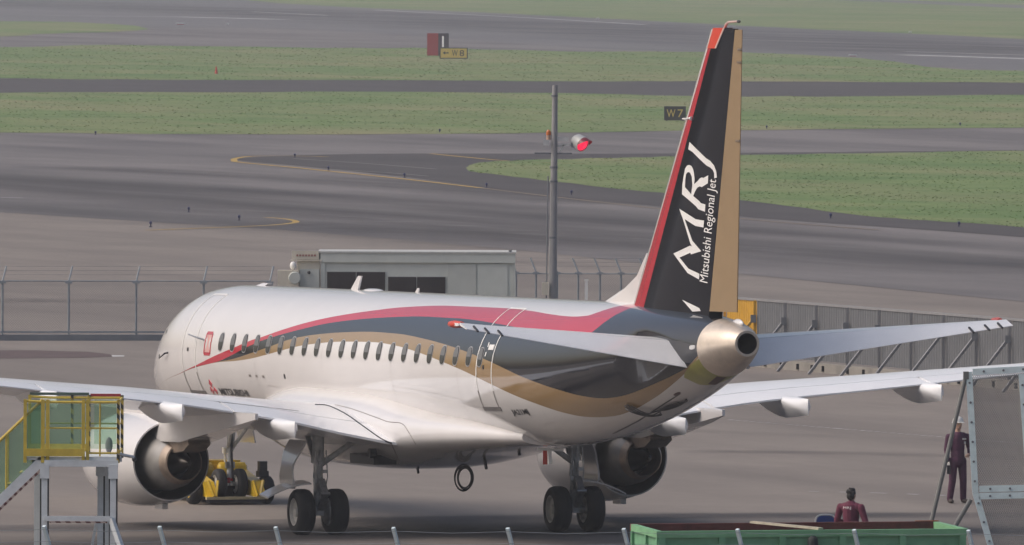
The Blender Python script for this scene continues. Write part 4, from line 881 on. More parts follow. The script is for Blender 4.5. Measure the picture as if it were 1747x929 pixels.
# ================================================================ lamp pole
PY = 410.0
pole = empty('lamp_pole', (dist(943, 500, PY).x, PY, 0), label='tall grey steel pole carrying a lit red lamp behind the jet', cat='pole')
def pv(u, v, dy=0.0): q = dist(u, v, PY+dy); return Vector((q.x-pole.location.x, dy, q.z))
PG = mat('pole_grey', (0.28, 0.275, 0.28, 1), 0.55, var=0.1, scale=3)
tz = pv(947, 145); MB().tube([(0, 0, 0), (0.0, 0, 2), (tz.x, 0, tz.z)], [0.14, 0.13, 0.085], 18).out('shaft', PG, pole)
for v in (163, 285, 309, 405): q = pv(946-(v-145)*0.010, v); MB().tube([q-Vector((0, 0, 0.03)), q+Vector((0, 0, 0.03))], 0.128 if v > 200 else 0.11, 16).out('band', GALVD, pole)
MB().tube([pv(935, 300, -0.1), pv(932, 500, -0.1), pv(932, 545, -0.1)], 0.022, 8).out('conduit', GALVD, pole)
MB().box(pv(930, 492, -0.15), (0.2, 0.14, 0.4)).out('junction_box', CRM, pole, smooth=0)
MB().bar(pv(912, 261), pv(976, 261.5), 0.06, 0.05).out('cross_bar', GALVD, pole, smooth=0)
MB().box(pv(932, 243, -0.05), (0.19, 0.16, 0.17)).out('siren_box', mat('pale_box', (0.5, 0.5, 0.5, 1), 0.5), pole, smooth=0)
MB().tube([pv(936, 238), pv(936, 230)], 0.07, 12).out('beacon_base', mat('beacon_tan', (0.45, 0.28, 0.2, 1), 0.5), pole)
MB().tube([pv(936, 230), pv(936, 224), pv(936, 221)], [0.08, 0.075, 0.03], 14).out('beacon_lens', mat('beacon_orange', (0.5, 0.13, 0.02, 1), 0.25), pole)
b_ = MB(); b_.bar(pv(950, 236), pv(970, 238), 0.10, 0.12).bar(pv(950, 249), pv(978, 245), 0.05, 0.06).bar(pv(954, 261), pv(962, 246), 0.05, 0.05); b_.out('bracket', MATS['pale_box'], pole, smooth=0)
MB().box(pv(976, 247), (0.08, 0.12, 0.16)).out('clamp', GALVD, pole, smooth=0)
ax = Vector((0.62, -0.66, -0.42)).normalized(); c = pv(990, 243)
mb = MB(); mb.rev([(-0.30, 0.02), (-0.28, 0.13), (-0.18, 0.21), (0.0, 0.24), (0.14, 0.245), (0.14, 0.225), (0.0, 0.21)], c, ax, 28); lamp = mb.out('lamp_housing', mat('lamp_grey', (0.45, 0.46, 0.45, 1), 0.4, var=0.1), pole)
mb = MB(); mb.rev([(0.10, 0.215), (0.15, 0.17), (0.18, 0.09), (0.19, 0.005)], c, ax, 24); mb.out('red_lens', mat('lamp_red', (0.6, 0.02, 0.06, 1), 0.2, emit=((1.0, 0.015, 0.07, 1), 1.3)), lamp)
mb = MB(); px_ = ax.cross(Vector((0, 0, 1))).normalized(); py_ = px_.cross(ax)
V = []
for k in range(13):
    q = math.pi*k/12; d_ = px_*math.cos(q)+py_*math.sin(q); V += [c+ax*0.13+d_*0.25, c+ax*(0.16+0.22*math.sin(q))+d_*0.25]
mb.add(V, [(2*k, 2*k+1, 2*k+3, 2*k+2) for k in range(12)]); mb.out('lamp_visor', mat('visor_red', (0.16, 0.01, 0.02, 1), 0.4), lamp)

# ================================================================ jet blast fence
A_, B_ = gnd(1240, 619), gnd(1960, 684); dv = (B_-A_); Ln = dv.length; dn = dv.normalized(); nn = Vector((dn.y, -dn.x, 0))
if nn.y > 0: nn = -nn
bf = empty('blast_fence', A_, label='grey ribbed jet blast fence with slanted braces on the right', cat='fence')
BG = mat('blast_grey', (0.135, 0.142, 0.155, 1), 0.6, var=0.10, scale=1.2); BY = mat('blast_yellow', (0.55, 0.30, 0.02, 1), 0.55, var=0.1, scale=2)
BR = mat('brace_grey', (0.23, 0.23, 0.24, 1), 0.55, var=0.1, scale=4)
FH = 1.88; step = Ln/13
for i in range(13):
    mb = MB(); N = 26; V = []
    for j in range(N*2+1):
        t = step*(i+0.01+0.98*j/(N*2)); o = dn*t+nn*(0.03 if (j//1) % 4 in (1, 2) else 0.0); V += [o+Vector((0, 0, 0.30)), o+Vector((0, 0, FH))]
    mb.add(V, [(2*j, 2*j+2, 2*j+3, 2*j+1) for j in range(N*2)]); mb.out('ribbed_panel', BY if i == 0 else BG, bf, smooth=0)
MB().bar(Vector((0, 0, FH+0.02)), dv+Vector((0, 0, FH+0.02)), 0.09, 0.07).out('top_rail', BR, bf, smooth=0)
for i in range(14):
    o = dn*step*i
    MB().bar(o+nn*0.07+Vector((0, 0, 0)), o+nn*0.07+Vector((0, 0, FH)), 0.08, 0.08).out('post', BR if i > 1 else BY, bf, smooth=0)
    if i: MB().bar(o+nn*0.12+Vector((0, 0, FH*0.72)), o+nn*1.25-dn*0.0+Vector((0, 0, 0.0)), 0.075, 0.075).out('brace', BR if i > 1 else BY, bf, smooth=0); MB().box(o+nn*0.12+Vector((0, 0, FH*0.72)), (0.16, 0.16, 0.22)).out('bracket', GALVD, bf, smooth=0)
MB().bar(dn*(step*1.0)+nn*0.25+Vector((0, 0, 0.13)), dv*0.999+nn*0.25+Vector((0, 0, 0.13)), 0.28, 0.26).out('concrete_base', mat('base_concrete', (0.24, 0.225, 0.205, 1), 0.85, var=0.12, scale=2), bf, smooth=0)
for i in range(22):
    o = dn*(step*(1.15+0.52*i)+random.uniform(-0.4, 0.4)); MB().box(o+nn*0.405+Vector((0, 0, 0.12)), (0.10, 0.06, 0.16)).out('base_cleat', DARKM, bf, smooth=0)

# ================================================================ airfield signs, lights
SIGNY = mat('sign_yellow', (0.72, 0.54, 0.12, 1), 0.5, var=0.08); SIGNK = mat('sign_black', (0.025, 0.025, 0.027, 1), 0.5); SIGNR = mat('sign_red_face', (0.42, 0.035, 0.04, 1), 0.5, var=0.1)
SIGNP = mat('sign_plum', (0.055, 0.035, 0.055, 1), 0.5)
def board(name, u0, u1, v0, v1, face, ink, body, lab, frame=None):
    d0 = gnd((u0+u1)/2, v1); k = d0.y/FOC; wd, ht = (u1-u0)*k, (v1-v0)*k-0.08
    o = empty(name, d0, label=lab, cat='sign')
    MB().box((0, 0.15, 0.08+ht/2), (wd, 0.30, ht)).out('cabinet', frame or SIGNK, o, smooth=0)
    MB().box((0, -0.01, 0.08+ht/2), (wd*0.93, 0.03, ht*0.86)).out('face', face, o, smooth=0)
    for sx in (-0.38, 0.38): MB().box((wd*sx, 0.15, 0.05), (0.10, 0.14, 0.10)).out('foot', GALVD, o, smooth=0)
    for body_, x0, x1, y0, y1 in body:
        P, F2, _ = text_mesh(body_) if body_ != '<' else ([(0, .5), (.42, 1), (.42, .64), (1, .64), (1, .36), (.42, .36), (.42, 0)], [(0, 6, 5, 4, 3, 2, 1)], 1)
        mesh('lettering', [(wd*(x0+(x1-x0)*x-0.5), -0.032, 0.08+ht*(y0+(y1-y0)*y)) for x, y in P], F2, ink, o, smooth=0)
    return o
board('taxiway_sign', 750, 798, 81, 101, SIGNY, SIGNK, [('<', 0.11, 0.32, 0.36, 0.68), ('W', 0.44, 0.64, 0.22, 0.80), ('8', 0.71, 0.87, 0.22, 0.80)], 'yellow W8 direction sign with a left arrow on the far grass')
board('taxiway_sign', 1133, 1170, 181, 207, SIGNK, SIGNY, [('W', 0.12, 0.52, 0.22, 0.78), ('7', 0.62, 0.88, 0.22, 0.78)], 'black W7 location sign with yellow lettering left of the tail fin')
d0 = gnd(747, 95.5); k = d0.y/FOC
hs = empty('marker_cabinet', d0+Vector((0, 0.6, 0)), label='dark red and plum cabinet with a white bar behind the W8 sign', cat='sign')
MB().box((-9*k, 0.3, 20*k), (19*k, 0.6, 38*k)).out('red_face', SIGNR, hs, smooth=0)
MB().box((9.5*k, 0.25, 20*k), (18*k, 0.5, 38*k)).out('plum_face', SIGNP, hs, smooth=0)
MB().box((8.5*k, -0.02, 25*k), (3.2*k, 0.04, 19*k)).out('white_bar', mat('lit_bar', (0.8, 0.75, 0.75, 1), 0.5, emit=((1, 0.9, 0.9, 1), 0.25)), hs, smooth=0)
BL = mat('light_blue_lens', (0.02, 0.025, 0.11, 1), 0.3); BB = mat('light_body', (0.03, 0.033, 0.08, 1), 0.5)
LT = [(257, 387, 'nearest the left edge on the apron'), (322, 362, 'left of the small yellow loop, farther of three'), (408, 376, 'just left of the small yellow loop'), (163, 230, 'at the far taxiway edge on the left'), (750, 226, 'at the far taxiway edge left of the lamp pole'),
      (503, 269, 'beside the tip of the yellow loop'), (560, 291, 'on the dark shoulder under the faded line'), (690, 303, 'on the dark shoulder above the yellow line'), (830, 320, 'on the shoulder below the grass tip'), (975, 333, 'on the shoulder just right of the lamp pole'),
      (1308, 220, 'at the far taxiway edge just right of the fin'), (1638, 215, 'at the far taxiway edge on the right'), (1417, 373, 'below the island grass right of the fin'), (1636, 387, 'below the island grass near the right edge'), (40, 64, 'beyond the grass wedge at upper left')]
def light(g, sc): return MB()
proto = None
for u, v, lab in LT[:-1]:
    g = gnd(u, v); s_ = 7.0*g.y/FOC/0.30
    if proto is None:
        proto = empty('taxi_light', g, cat='light', group='blue taxiway edge lights')
        MB().tube([(0, 0, 0), (0, 0, 0.04), (0, 0, 0.05)], [0.10, 0.10, 0.05], 12).tube([(0, 0, 0.05), (0, 0, 0.16)], 0.035, 8).out('stem', BB, proto)
        MB().tube([(0, 0, 0.15), (0, 0, 0.18), (0, 0, 0.27), (0, 0, 0.31)], [0.05, 0.085, 0.075, 0.02], 12).out('lens', BL, proto); o = proto
    else: o = copy_tree(proto)
    o.location = g; o.scale = (0.75, 0.75, 0.8); o['label'] = 'small blue taxiway light '+lab
def cone(u, v, lab):
    g = gnd(u, v); o = empty('traffic_cone', g, label=lab, cat='cone'); MB().box((0, 0, 0.02), (0.4, 0.4, 0.04)).out('base', DARKM, o, smooth=0); MB().tube([(0, 0, 0.04), (0, 0, 0.65)], [0.15, 0.04], 12).out('cone_body', ORANGE, o)
cone(369, 126, 'tiny orange cone on the far grass left of the W8 sign')
RW = mat('marker_white', (0.7, 0.7, 0.7, 1), 0.5)
for u, v, wpx, lab in ((308, 42, 15, 'low red and white marker board beside the runway at upper left'), (1455, 96, 14, 'low red and white marker board beside the runway right of the fin')):
    g = gnd(u, v); k = g.y/FOC; o = empty('marker_board', g, label=lab, cat='marker')
    MB().box((0, 0, 2.5*k), (wpx*k, 0.3, 2.2*k)).out('white_board', RW, o, smooth=0); MB().box((0, 0, 0.7*k), (wpx*k*0.8, 0.25, 1.4*k)).out('red_board', SIGNR, o, smooth=0)
for u, v, lab in ((388, 42, 'small white runway light box at upper left'), (1020, 33, 'small white light box on the grass beyond the runway'), (1553, 56, 'tiny white light box on the far right grass')):
    g = gnd(u, v); k = g.y/FOC; o = empty('light_box', g, label=lab, cat='light'); MB().box((0, 0, 2*k), (5*k, 0.4, 2.5*k)).out('box', RW, o, smooth=0); MB().box((0, 0, 0.4*k), (1*k, 0.2, 0.8*k)).out('foot', GALVD, o, smooth=0)

# ================================================================ work platform with stairs, lower left
PY0 = 241.0
plat = empty('work_platform', (dist(120, 780, PY0).x, PY0, 0), label='yellow-railed work platform with stairs at the lower left', cat='platform')
def q(u, v, dy=0.0): p = dist(u, v, PY0); return Vector((p.x-plat.location.x, dy, p.z))
YR = mat('rail_yellow', (0.60, 0.44, 0.06, 1), 0.45, var=0.15, scale=6); GP = mat('platform_grey', (0.64, 0.67, 0.69, 1), 0.55, var=0.10, scale=5)
def stripes(name, c1, c2, sc):
    m = bpy.data.materials.new(name); m.use_nodes = True; n = m.node_tree.nodes; l = m.node_tree.links; b = n['Principled BSDF']
    tc = n.new('ShaderNodeTexCoord'); wv = n.new('ShaderNodeTexWave'); wv.bands_direction = 'DIAGONAL'; wv.inputs['Scale'].default_value = sc; l.new(tc.outputs['Object'], wv.inputs['Vector'])
    r = n.new('ShaderNodeMapRange'); r.inputs[1].default_value = 0.45; r.inputs[2].default_value = 0.55; l.new(wv.outputs['Fac'], r.inputs[0])
    x = n.new('ShaderNodeMix'); x.data_type = 'RGBA'; x.inputs[6].default_value = c1; x.inputs[7].default_value = c2; l.new(r.outputs[0], x.inputs[0]); l.new(x.outputs[2], b.inputs['Base Color']); b.inputs['Roughness'].default_value = 0.6
    return m
HZ = stripes('hazard_tape', (0.45, 0.32, 0.05, 1), (0.03, 0.03, 0.03, 1), 3.4); HZR = stripes('hazard_red', (0.42, 0.33, 0.30, 1), (0.10, 0.03, 0.03, 1), 3.4)
def clear_panel():
    m = bpy.data.materials.new('clear_sheet'); m.use_nodes = True; n = m.node_tree.nodes; l = m.node_tree.links; b = n['Principled BSDF']
    b.inputs['Base Color'].default_value = (0.30, 0.46, 0.36, 1); b.inputs['Roughness'].default_value = 0.25
    tr_ = n.new('ShaderNodeBsdfTransparent'); tr_.inputs[0].default_value = (0.86, 0.93, 0.87, 1); mx = n.new('ShaderNodeMixShader'); mx.inputs[0].default_value = 0.12
    l.new(tr_.outputs[0], mx.inputs[1]); l.new(b.outputs[0], mx.inputs[2]); l.new(mx.outputs[0], n['Material Output'].inputs['Surface']); return m
CLR = clear_panel()
dk = q(120, 778).z; tp_ = q(120, 681).z; BK = 2.3        # deck height, rail height, depth
x0, x1, x2, x3, x4 = (q(u, 700).x for u in (43, 76, 116, 145, 202))
MB().box(((x0+x4)/2, BK/2, dk-0.04), (x4-x0, BK, 0.06)).out('deck', GP, plat, smooth=0)
for y in (0.0, BK): MB().box(((x1+x4)/2, y, dk-0.13), (x4-x1, 0.09, 0.12)).out('deck_beam', GP, plat, smooth=0)
for y in (-0.02, BK): MB().box(((x0+x3)/2, y-0.03, dk+0.07), (x3-x0, 0.03, 0.14)).out('toe_board', YR, plat, smooth=0)
for x, y, r_, m in ((x0, 0, .03, YR), (x1-0.03, 0, .033, YR), (x1+0.06, 0, .033, YR), (x3-0.03, 0, .03, YR), (x3+0.05, 0, .03, YR), (x4, 0, .028, HZ), (x0, BK, .028, YR), (x2, BK, .025, HZ), (x3, BK, .028, HZ), (x4, BK, .028, HZ)):
    MB().box((x, y, (dk-0.12+tp_)/2), (r_*2, r_*2, tp_-dk+0.12)).out('rail_post', m, plat, smooth=0)
for y in (0, BK):
    MB().tube([(x0, y, tp_-0.03), (x1, y, tp_-0.05), (x4, y, tp_-0.05)], 0.024, 8).out('top_rail', YR, plat)
    MB().tube([(x1, y, dk+0.52), (x4, y, dk+0.52)], 0.016, 8).out('mid_rail', YR, plat)
for x in (x4,): MB().tube([(x, 0, tp_-0.05), (x, BK, tp_-0.05)], 0.024, 8).out('top_rail', YR, plat); MB().tube([(x, 0, dk+0.05), (x, BK, dk+0.05)], 0.02, 8).out('bottom_rail', YR, plat)
MB().tube([(x3+0.05, 0, dk+0.06), (x4, 0, dk+0.06)], 0.018, 8).out('bottom_rail', YR, plat)
MB().tube([((x3+x4)/2-0.03, 0, dk), ((x3+x4)/2-0.03, 0, tp_-0.05)], 0.016, 8).out('baluster', YR, plat)
for a, b, y in ((x0, x1-0.08, 0.0), (x1+0.1, x3-0.07, 0.0), (x3+0.1, x4-0.04, 0.0), (x0, x3, BK-0.03), (x3+0.1, x4-0.04, BK-0.03)):
    MB().box(((a+b)/2, y, (dk+0.14+tp_-0.08)/2), (b-a, 0.012, tp_-dk-0.22)).out('clear_panel', CLR, plat, smooth=0)
MB().box(((x3+x4)/2, BK+0.02, tp_-0.0), (x4-x3-0.05, 0.05, 0.05)).out('padded_rail', mat('pad_red', (0.35, 0.03, 0.04, 1), 0.6), plat, smooth=0)
MB().box(((x0+x3)/2, BK+0.02, tp_+0.02), (x3-x0, 0.05, 0.05)).out('padded_rail', mat('pad_green', (0.07, 0.11, 0.09, 1), 0.6), plat, smooth=0)
lx = [q(u, 820).x for u in (76, 168, 193)]
for x, y in ((lx[0], 0), (lx[2], 0), (lx[1], 1.2), (lx[0]-0.22, BK), (lx[2]-0.2, BK)):
    MB().box((x, y, (dk-0.19)/2), (0.11, 0.11, dk-0.19)).out('leg', GP, plat, smooth=0)
    MB().box((x+0.07, y-0.03, (dk-0.25)/2+0.3), (0.03, 0.06, dk-0.9)).out('leg_shadow_strip', mat('leg_shade_dark', (0.03, 0.03, 0.035, 1), 0.7), plat, smooth=0)  # dark strip paints the shade down one side of the leg
    MB().box((x, y, dk-0.28), (0.17, 0.17, 0.26)).out('leg_collar', GP, plat, smooth=0)
cz = q(120, 884).z
MB().bar((lx[0], -0.06, cz), (lx[2]-0.05, -0.06, cz), 0.08, 0.09).out('cross_beam', GP, plat, smooth=0)
MB().bar((lx[0]+0.1, -0.11, cz-0.065), (lx[2]-0.1, -0.11, cz-0.065), 0.02, 0.03).out('hazard_strip', HZR, plat, smooth=0)
MB().bar((lx[2]-0.03, -0.06, cz), (lx[2]+0.55, -0.5, 0.0), 0.09, 0.09).out('outrigger', GP, plat, smooth=0)
MB().bar((lx[1]-0.05, 1.2, cz), (lx[1]-0.35, 1.2, 0.0), 0.05, 0.05).out('diagonal_strut', GP, plat, smooth=0)
MB().tube([q(200, 774), q(226, 779), q(229, 782)], [0.03, 0.03, 0.04], 10).out('latch_arm', STEEL, plat); MB().ell(q(229, 783), (0.045, 0.045, 0.05)).out('latch_knob', DARKM, plat)
MB().ell(Vector((q(183, 760).x, 1.0, dk+0.17)), (0.07, 0.07, 0.15)).out('work_bag', mat('bag_grey', (0.2, 0.2, 0.22, 1), 0.8), plat)
# stairs
sa, sb_ = q(74, 785), q(-150, 1000)
for y in (0.02, 0.95):
    MB().bar(sa+Vector((0, y, 0)), Vector((sb_.x, y, 0.0)) if False else sb_+Vector((0, y, 0)), 0.04, 0.20).out('stringer', GP, plat, smooth=0)
    ha, hb = q(70, 684), q(-150, 895); MB().tube([ha+Vector((0, y, 0)), hb+Vector((0, y, 0))], 0.026, 8).out('handrail', YR, plat)
    for t in (0.27, 0.55, 0.8): a = ha.lerp(hb, t); b = sa.lerp(sb_, t); MB().tube([Vector((a.x, y, a.z)), Vector((a.x, y, b.z))], 0.018, 6).out('baluster', YR, plat)
    P = [ha, hb, sb_, sa]; MB().add([p+Vector((0, y+0.02, 0.0 if i < 2 else 0.14)) for i, p in enumerate(P)]+[p+Vector((0, y+0.03, 0.0 if i < 2 else 0.14)) for i, p in enumerate(P)], [(0, 1, 2, 3), (7, 6, 5, 4), (0, 4, 5, 1), (2, 6, 7, 3)]).out('clear_panel', CLR, plat, smooth=0)
MB().bar(sa+Vector((0.0, -0.012, -0.13)), sb_+Vector((0, -0.012, -0.13)), 0.03, 0.045).out('hazard_strip', HZR, plat, smooth=0)
n_ = 11
for k in range(n_):
    c = sa.lerp(sb_, (k+0.4)/n_); MB().box((c.x, 0.485, c.z+0.05), (0.26, 0.88, 0.035)).out('tread', mat('tread_green', (0.36, 0.42, 0.38, 1), 0.6), plat, smooth=0)
    MB().box((c.x-0.12, 0.485, c.z+0.065), (0.04, 0.88, 0.02)).out('tread_nosing', YR, plat, smooth=0)

# ================================================================ green skip
CZ = 1.78
def rimpt(u, v): return gnd(u, v, CZ)
a0, a1, a2 = rimpt(1122, 906), rimpt(1650, 901.5), rimpt(1077, 893.5); sk = empty('green_skip', (a0.x, a0.y, 0), label='long green steel skip with rusty rim at the bottom right', cat='skip')
ux = (a1-a0); Lx = ux.length; ux.normalize(); uy = (a2-a0); Ly = uy.length; uy.normalize()
GRN = mat('skip_green', (0.15, 0.36, 0.20, 1), 0.55, var=0.18, scale=2.2, bump=0.1); GRL = mat('skip_rim_green', (0.18, 0.40, 0.21, 1), 0.5, var=0.16, scale=3); RUST = mat('rust_red', (0.13, 0.030, 0.026, 1), 0.8, var=0.4, scale=3)
def sp(i, j, z, o=0.0): return ux*i+uy*j+Vector((0, 0, z))
def slab(i0, j0, i1, j1, z0, z1):
    return MB().add([sp(i0, j0, z0), sp(i1, j0, z0), sp(i1, j1, z0), sp(i0, j1, z0), sp(i0, j0, z1), sp(i1, j0, z1), sp(i1, j1, z1), sp(i0, j1, z1)], [(0, 3, 2, 1), (4, 5, 6, 7), (0, 1, 5, 4), (1, 2, 6, 5), (2, 3, 7, 6), (3, 0, 4, 7)])
slab(0.04, 0.04, Lx-0.04, 0.08, 0.15, CZ-0.1).out('side_wall', GRN, sk, smooth=0); slab(0.04, Ly-0.08, Lx-0.04, Ly-0.04, 0.15, CZ-0.1).out('side_wall', RUST, sk, smooth=0)
slab(0.04, 0.08, 0.08, Ly-0.08, 0.15, CZ-0.1).out('end_wall', GRN, sk, smooth=0); slab(Lx-0.08, 0.08, Lx-0.04, Ly-0.08, 0.15, CZ-0.1).out('end_wall', GRN, sk, smooth=0)
slab(0.04, 0.04, Lx-0.04, Ly-0.04, 0.10, 0.15).out('floor_plate', RUST, sk, smooth=0)
slab(-0.02, -0.02, Lx+0.02, 0.09, CZ-0.12, CZ).out('rim', GRL, sk, smooth=0); slab(-0.02, 0.09, 0.09, Ly-0.09, CZ-0.12, CZ).out('rim', GRL, sk, smooth=0)
slab(Lx-0.09, 0.09, Lx+0.02, Ly-0.09, CZ-0.12, CZ).out('rim', GRL, sk, smooth=0); slab(-0.02, Ly-0.09, Lx+0.02, Ly+0.02, CZ-0.12, CZ+0.005).out('far_rim', RUST, sk, smooth=0)
for k in range(6):
    i = 0.02+(Lx-0.16)*k/5; slab(i, -0.015, i+0.12, 0.04, 0.12, CZ-0.12).out('rib', GRN, sk, smooth=0)
for j in (0.0, Ly*0.42, Ly-0.14): slab(-0.015, j+0.02, 0.04, j+0.13, 0.12, CZ-0.12).out('rib', GRN, sk, smooth=0)
for k in (0.08, 0.92): slab(Lx*k, 0.3, Lx*k+0.3, Ly-0.3, 0.0, 0.10).out('skid', RUST, sk, smooth=0)
f_ = (1385-1122)/(1650-1122)*Lx
mb = MB(); mb.tube([sp(f_, -0.06, 0.9), sp(f_, -0.06, CZ-0.22), sp(f_, -0.06, CZ-0.14), sp(f_, -0.06, CZ-0.10)], [0.10, 0.10, 0.085, 0.04], 14); mb.out('rubber_buffer', mat('rubber_black', (0.015, 0.02, 0.02, 1), 0.7), sk, smooth=60)
tb = (lambda u: (u-1122)/(1650-1122)*Lx)
mb = MB(); mb.bar(sp(tb(1325), Ly*0.9, CZ+0.03), sp(tb(1400), 0.05, CZ+0.02), 0.10, 0.04); mb.out('timber_batten', mat('pale_timber', (0.42, 0.38, 0.30, 1), 0.8, var=0.2), smooth=0, loc=sk.location, label='pale timber batten lying across the rim of the green skip', cat='timber')
for u, w_ in ((1612, 40), (1336, 16)):
    slab(tb(u), Ly-0.02, tb(u+w_), Ly+0.03, CZ-0.08, CZ+0.02).out('rust_patch', mat('rust_orange', (0.35, 0.13, 0.05, 1), 0.8, var=0.3, scale=6), sk, smooth=0)

# ================================================================ tilted mesh gate frame, right
FY = 238.5
fr = empty('mesh_frame', (dist(1690, 900, FY).x, FY, 0), label='pale perforated steel frame with grey mesh panels at the right edge', cat='frame')
def fq(u, v, dy=0.0): p = dist(u, v, FY); return Vector((p.x-fr.location.x, dy, p.z))
FB = mat('frame_pale_blue', (0.70, 0.80, 0.81, 1), 0.5, var=0.10, scale=7)
MG = mat('mesh_grey', (0.24, 0.232, 0.228, 1), 0.6, var=0.08, scale=4)
zdn = 0.0
tl, tr2, ml, mr2 = fq(1653, 634), fq(1850, 624), fq(1664, 840), fq(1850, 836)
bl = fq(1700, 965); bl = ml+(bl-ml)*((ml.z-0.05)/(ml.z-bl.z)); br = Vector((mr2.x+0.35, 0, 0.05)); tr1 = fq(1743, 632); mr1 = fq(1757, 838)
def fbar(a, b, wd=0.115):
    o = MB().bar(a, b, wd, 0.05, up=(0, 1, 0)).out('frame_bar', FB, fr, smooth=0); n_ = int((b-a).length/0.36); d_ = (b-a).normalized(); R_ = d_.to_track_quat('Z', 'Y').to_matrix()
    for k in range(n_):
        c = a+d_*(0.2+k*0.36); MB().tube([c+Vector((0, -0.06, 0)), c+Vector((0, -0.045, 0))], 0.022, 8).out('bolt', GALVD, o)
def fbar_xz(a, b, wd=0.115):
    d_ = (b-a); ang = math.atan2(d_.z, d_.x); M = Matrix.Rotation(-ang, 3, 'Y'); o = MB().box((a+b)/2, (d_.length, 0.06, wd), M).out('frame_bar', FB, fr, smooth=0)
    n_ = int(d_.length/0.36); d_ = d_.normalized()
    for k in range(n_): c = a+d_*(0.2+k*0.36); MB().tube([c+Vector((0, -0.045, 0)), c+Vector((0, -0.028, 0))], 0.022, 8).out('bolt', GALVD, o)
for a, b in ((tl, ml), (ml, bl), (tl+Vector((0.07, 0, 0)), tr2), (tr1+Vector((0, 0, -0.06)), mr1), (tr2, mr2), (mr2, br), (Vector((bl.x+0.07, 0, bl.z)), br)): fbar_xz(a, b)
for dz in (0.065, -0.065): fbar_xz(ml+Vector((0.07, 0, dz)), mr2+Vector((0, 0, dz)))
def quad_mesh(c0, c1, c2, c3, pitch, wd, y):
    """expanded metal between four corners (xz plane): two families of slanted strands"""
    mb = MB(); w_ = (c1-c0).length; h_ = (c3-c0).length
    def P(i, j): i /= w_; j /= h_; return (c0*(1-i)*(1-j)+c1*i*(1-j)+c2*i*j+c3*(1-i)*j)+Vector((0, y, 0))
    for fam in (0, 1):
        t = -h_*0.5
        while t < w_:
            i0, i1, j0, j1 = t, t+h_*0.5, 0.0, h_
            if i0 < 0: j0 = -i0/0.5; i0 = 0
            if i1 > w_: j1 = h_-(i1-w_)/0.5; i1 = w_
            if j1-j0 > 0.02:
                if fam: i0, i1 = w_-i0, w_-i1
                a, b = P(i0, j0)+Vector((0, 0.004*fam, 0)), P(i1, j1)+Vector((0, 0.004*fam, 0)); o = Vector((wd/2*1.1, 0, 0)); mb.add([a-o, a+o, b+o, b-o], [(0, 1, 2, 3)])
            t += pitch
    return mb.out('mesh_panel', MG, fr, smooth=0, kind='stuff')
quad_mesh(ml, mr2, tr2, tl, 0.032, 0.0105, 0.05); quad_mesh(bl, br, mr2, ml, 0.032, 0.0105, 0.05)
PT = mat('prop_grey', (0.17, 0.17, 0.165, 1), 0.55, var=0.12, scale=5)
a, b = fq(1647, 645), fq(1588, 893); b = a+(b-a)*(a.z/(a.z-b.z)); MB().tube([a, b+Vector((0, -0.2, 0.02))], 0.042, 10).out('prop_tube', PT, fr)
a, b = fq(1656, 852), fq(1632, 893); b = a+(b-a)*(a.z/(a.z-b.z)); MB().tube([a, b+Vector((0, -0.2, 0.02))], 0.045, 10).out('prop_tube', PT, fr)
MB().box(fq(1648, 640, 0.0), (0.10, 0.08, 0.14)).out('prop_bracket', PT, fr, smooth=0)

# ================================================================ near fence: only the slanted tops reach the picture
NY = 227.0
xs = [dist(u, 898, NY).x for u in (75, 272, 470, 671, 866, 1064, 1258, 1457, 1652)]
nf = empty('wire_fence', (xs[0], NY, 0), label='near fence of pale slanted posts with barbed wire along the bottom edge', cat='fence')
NP_ = mat('near_post', (0.58, 0.68, 0.72, 1), 0.5, var=0.08, scale=6); ztop = dist(272, 898, NY).z
for x in [xs[0]-2.04]+xs+[xs[-1]+2.0]:
    c = Vector((x-xs[0], 0, 0)); MB().bar(c+Vector((0.15, 0.3, 0)), c+Vector((0.15, 0.3, ztop-0.58)), 0.06).bar(c+Vector((0.15, 0.3, ztop-0.60)), c+Vector((0, 0, ztop)), 0.062, 0.05).out('post', NP_, nf, smooth=0)
for k in (0.20, 0.55, 0.9):
    P = []
    for i in range(-1, len(xs)+1):
        x = (xs[i] if 0 <= i < len(xs) else xs[0]-2.04 if i < 0 else xs[-1]+2.0)-xs[0]; P.append(Vector((x+0.15*(1-k), 0.3*(1-k)-0.035, ztop-0.6*(1-k))))
        if i < len(xs): P.append(P[-1]+Vector((1.0, 0, -0.03)))
    MB().tube(P, 0.0035, 5).out('barbed_wire', GALV, nf)
a = Vector((-2.1+0.15, 0.3, 0)); mesh_sheet(a, Vector((xs[-1]+2-xs[0]+0.15, 0.3, 0)), 0.05, ztop-0.6, 0.09, 0.004, 'wire_mesh', GALV, nf)

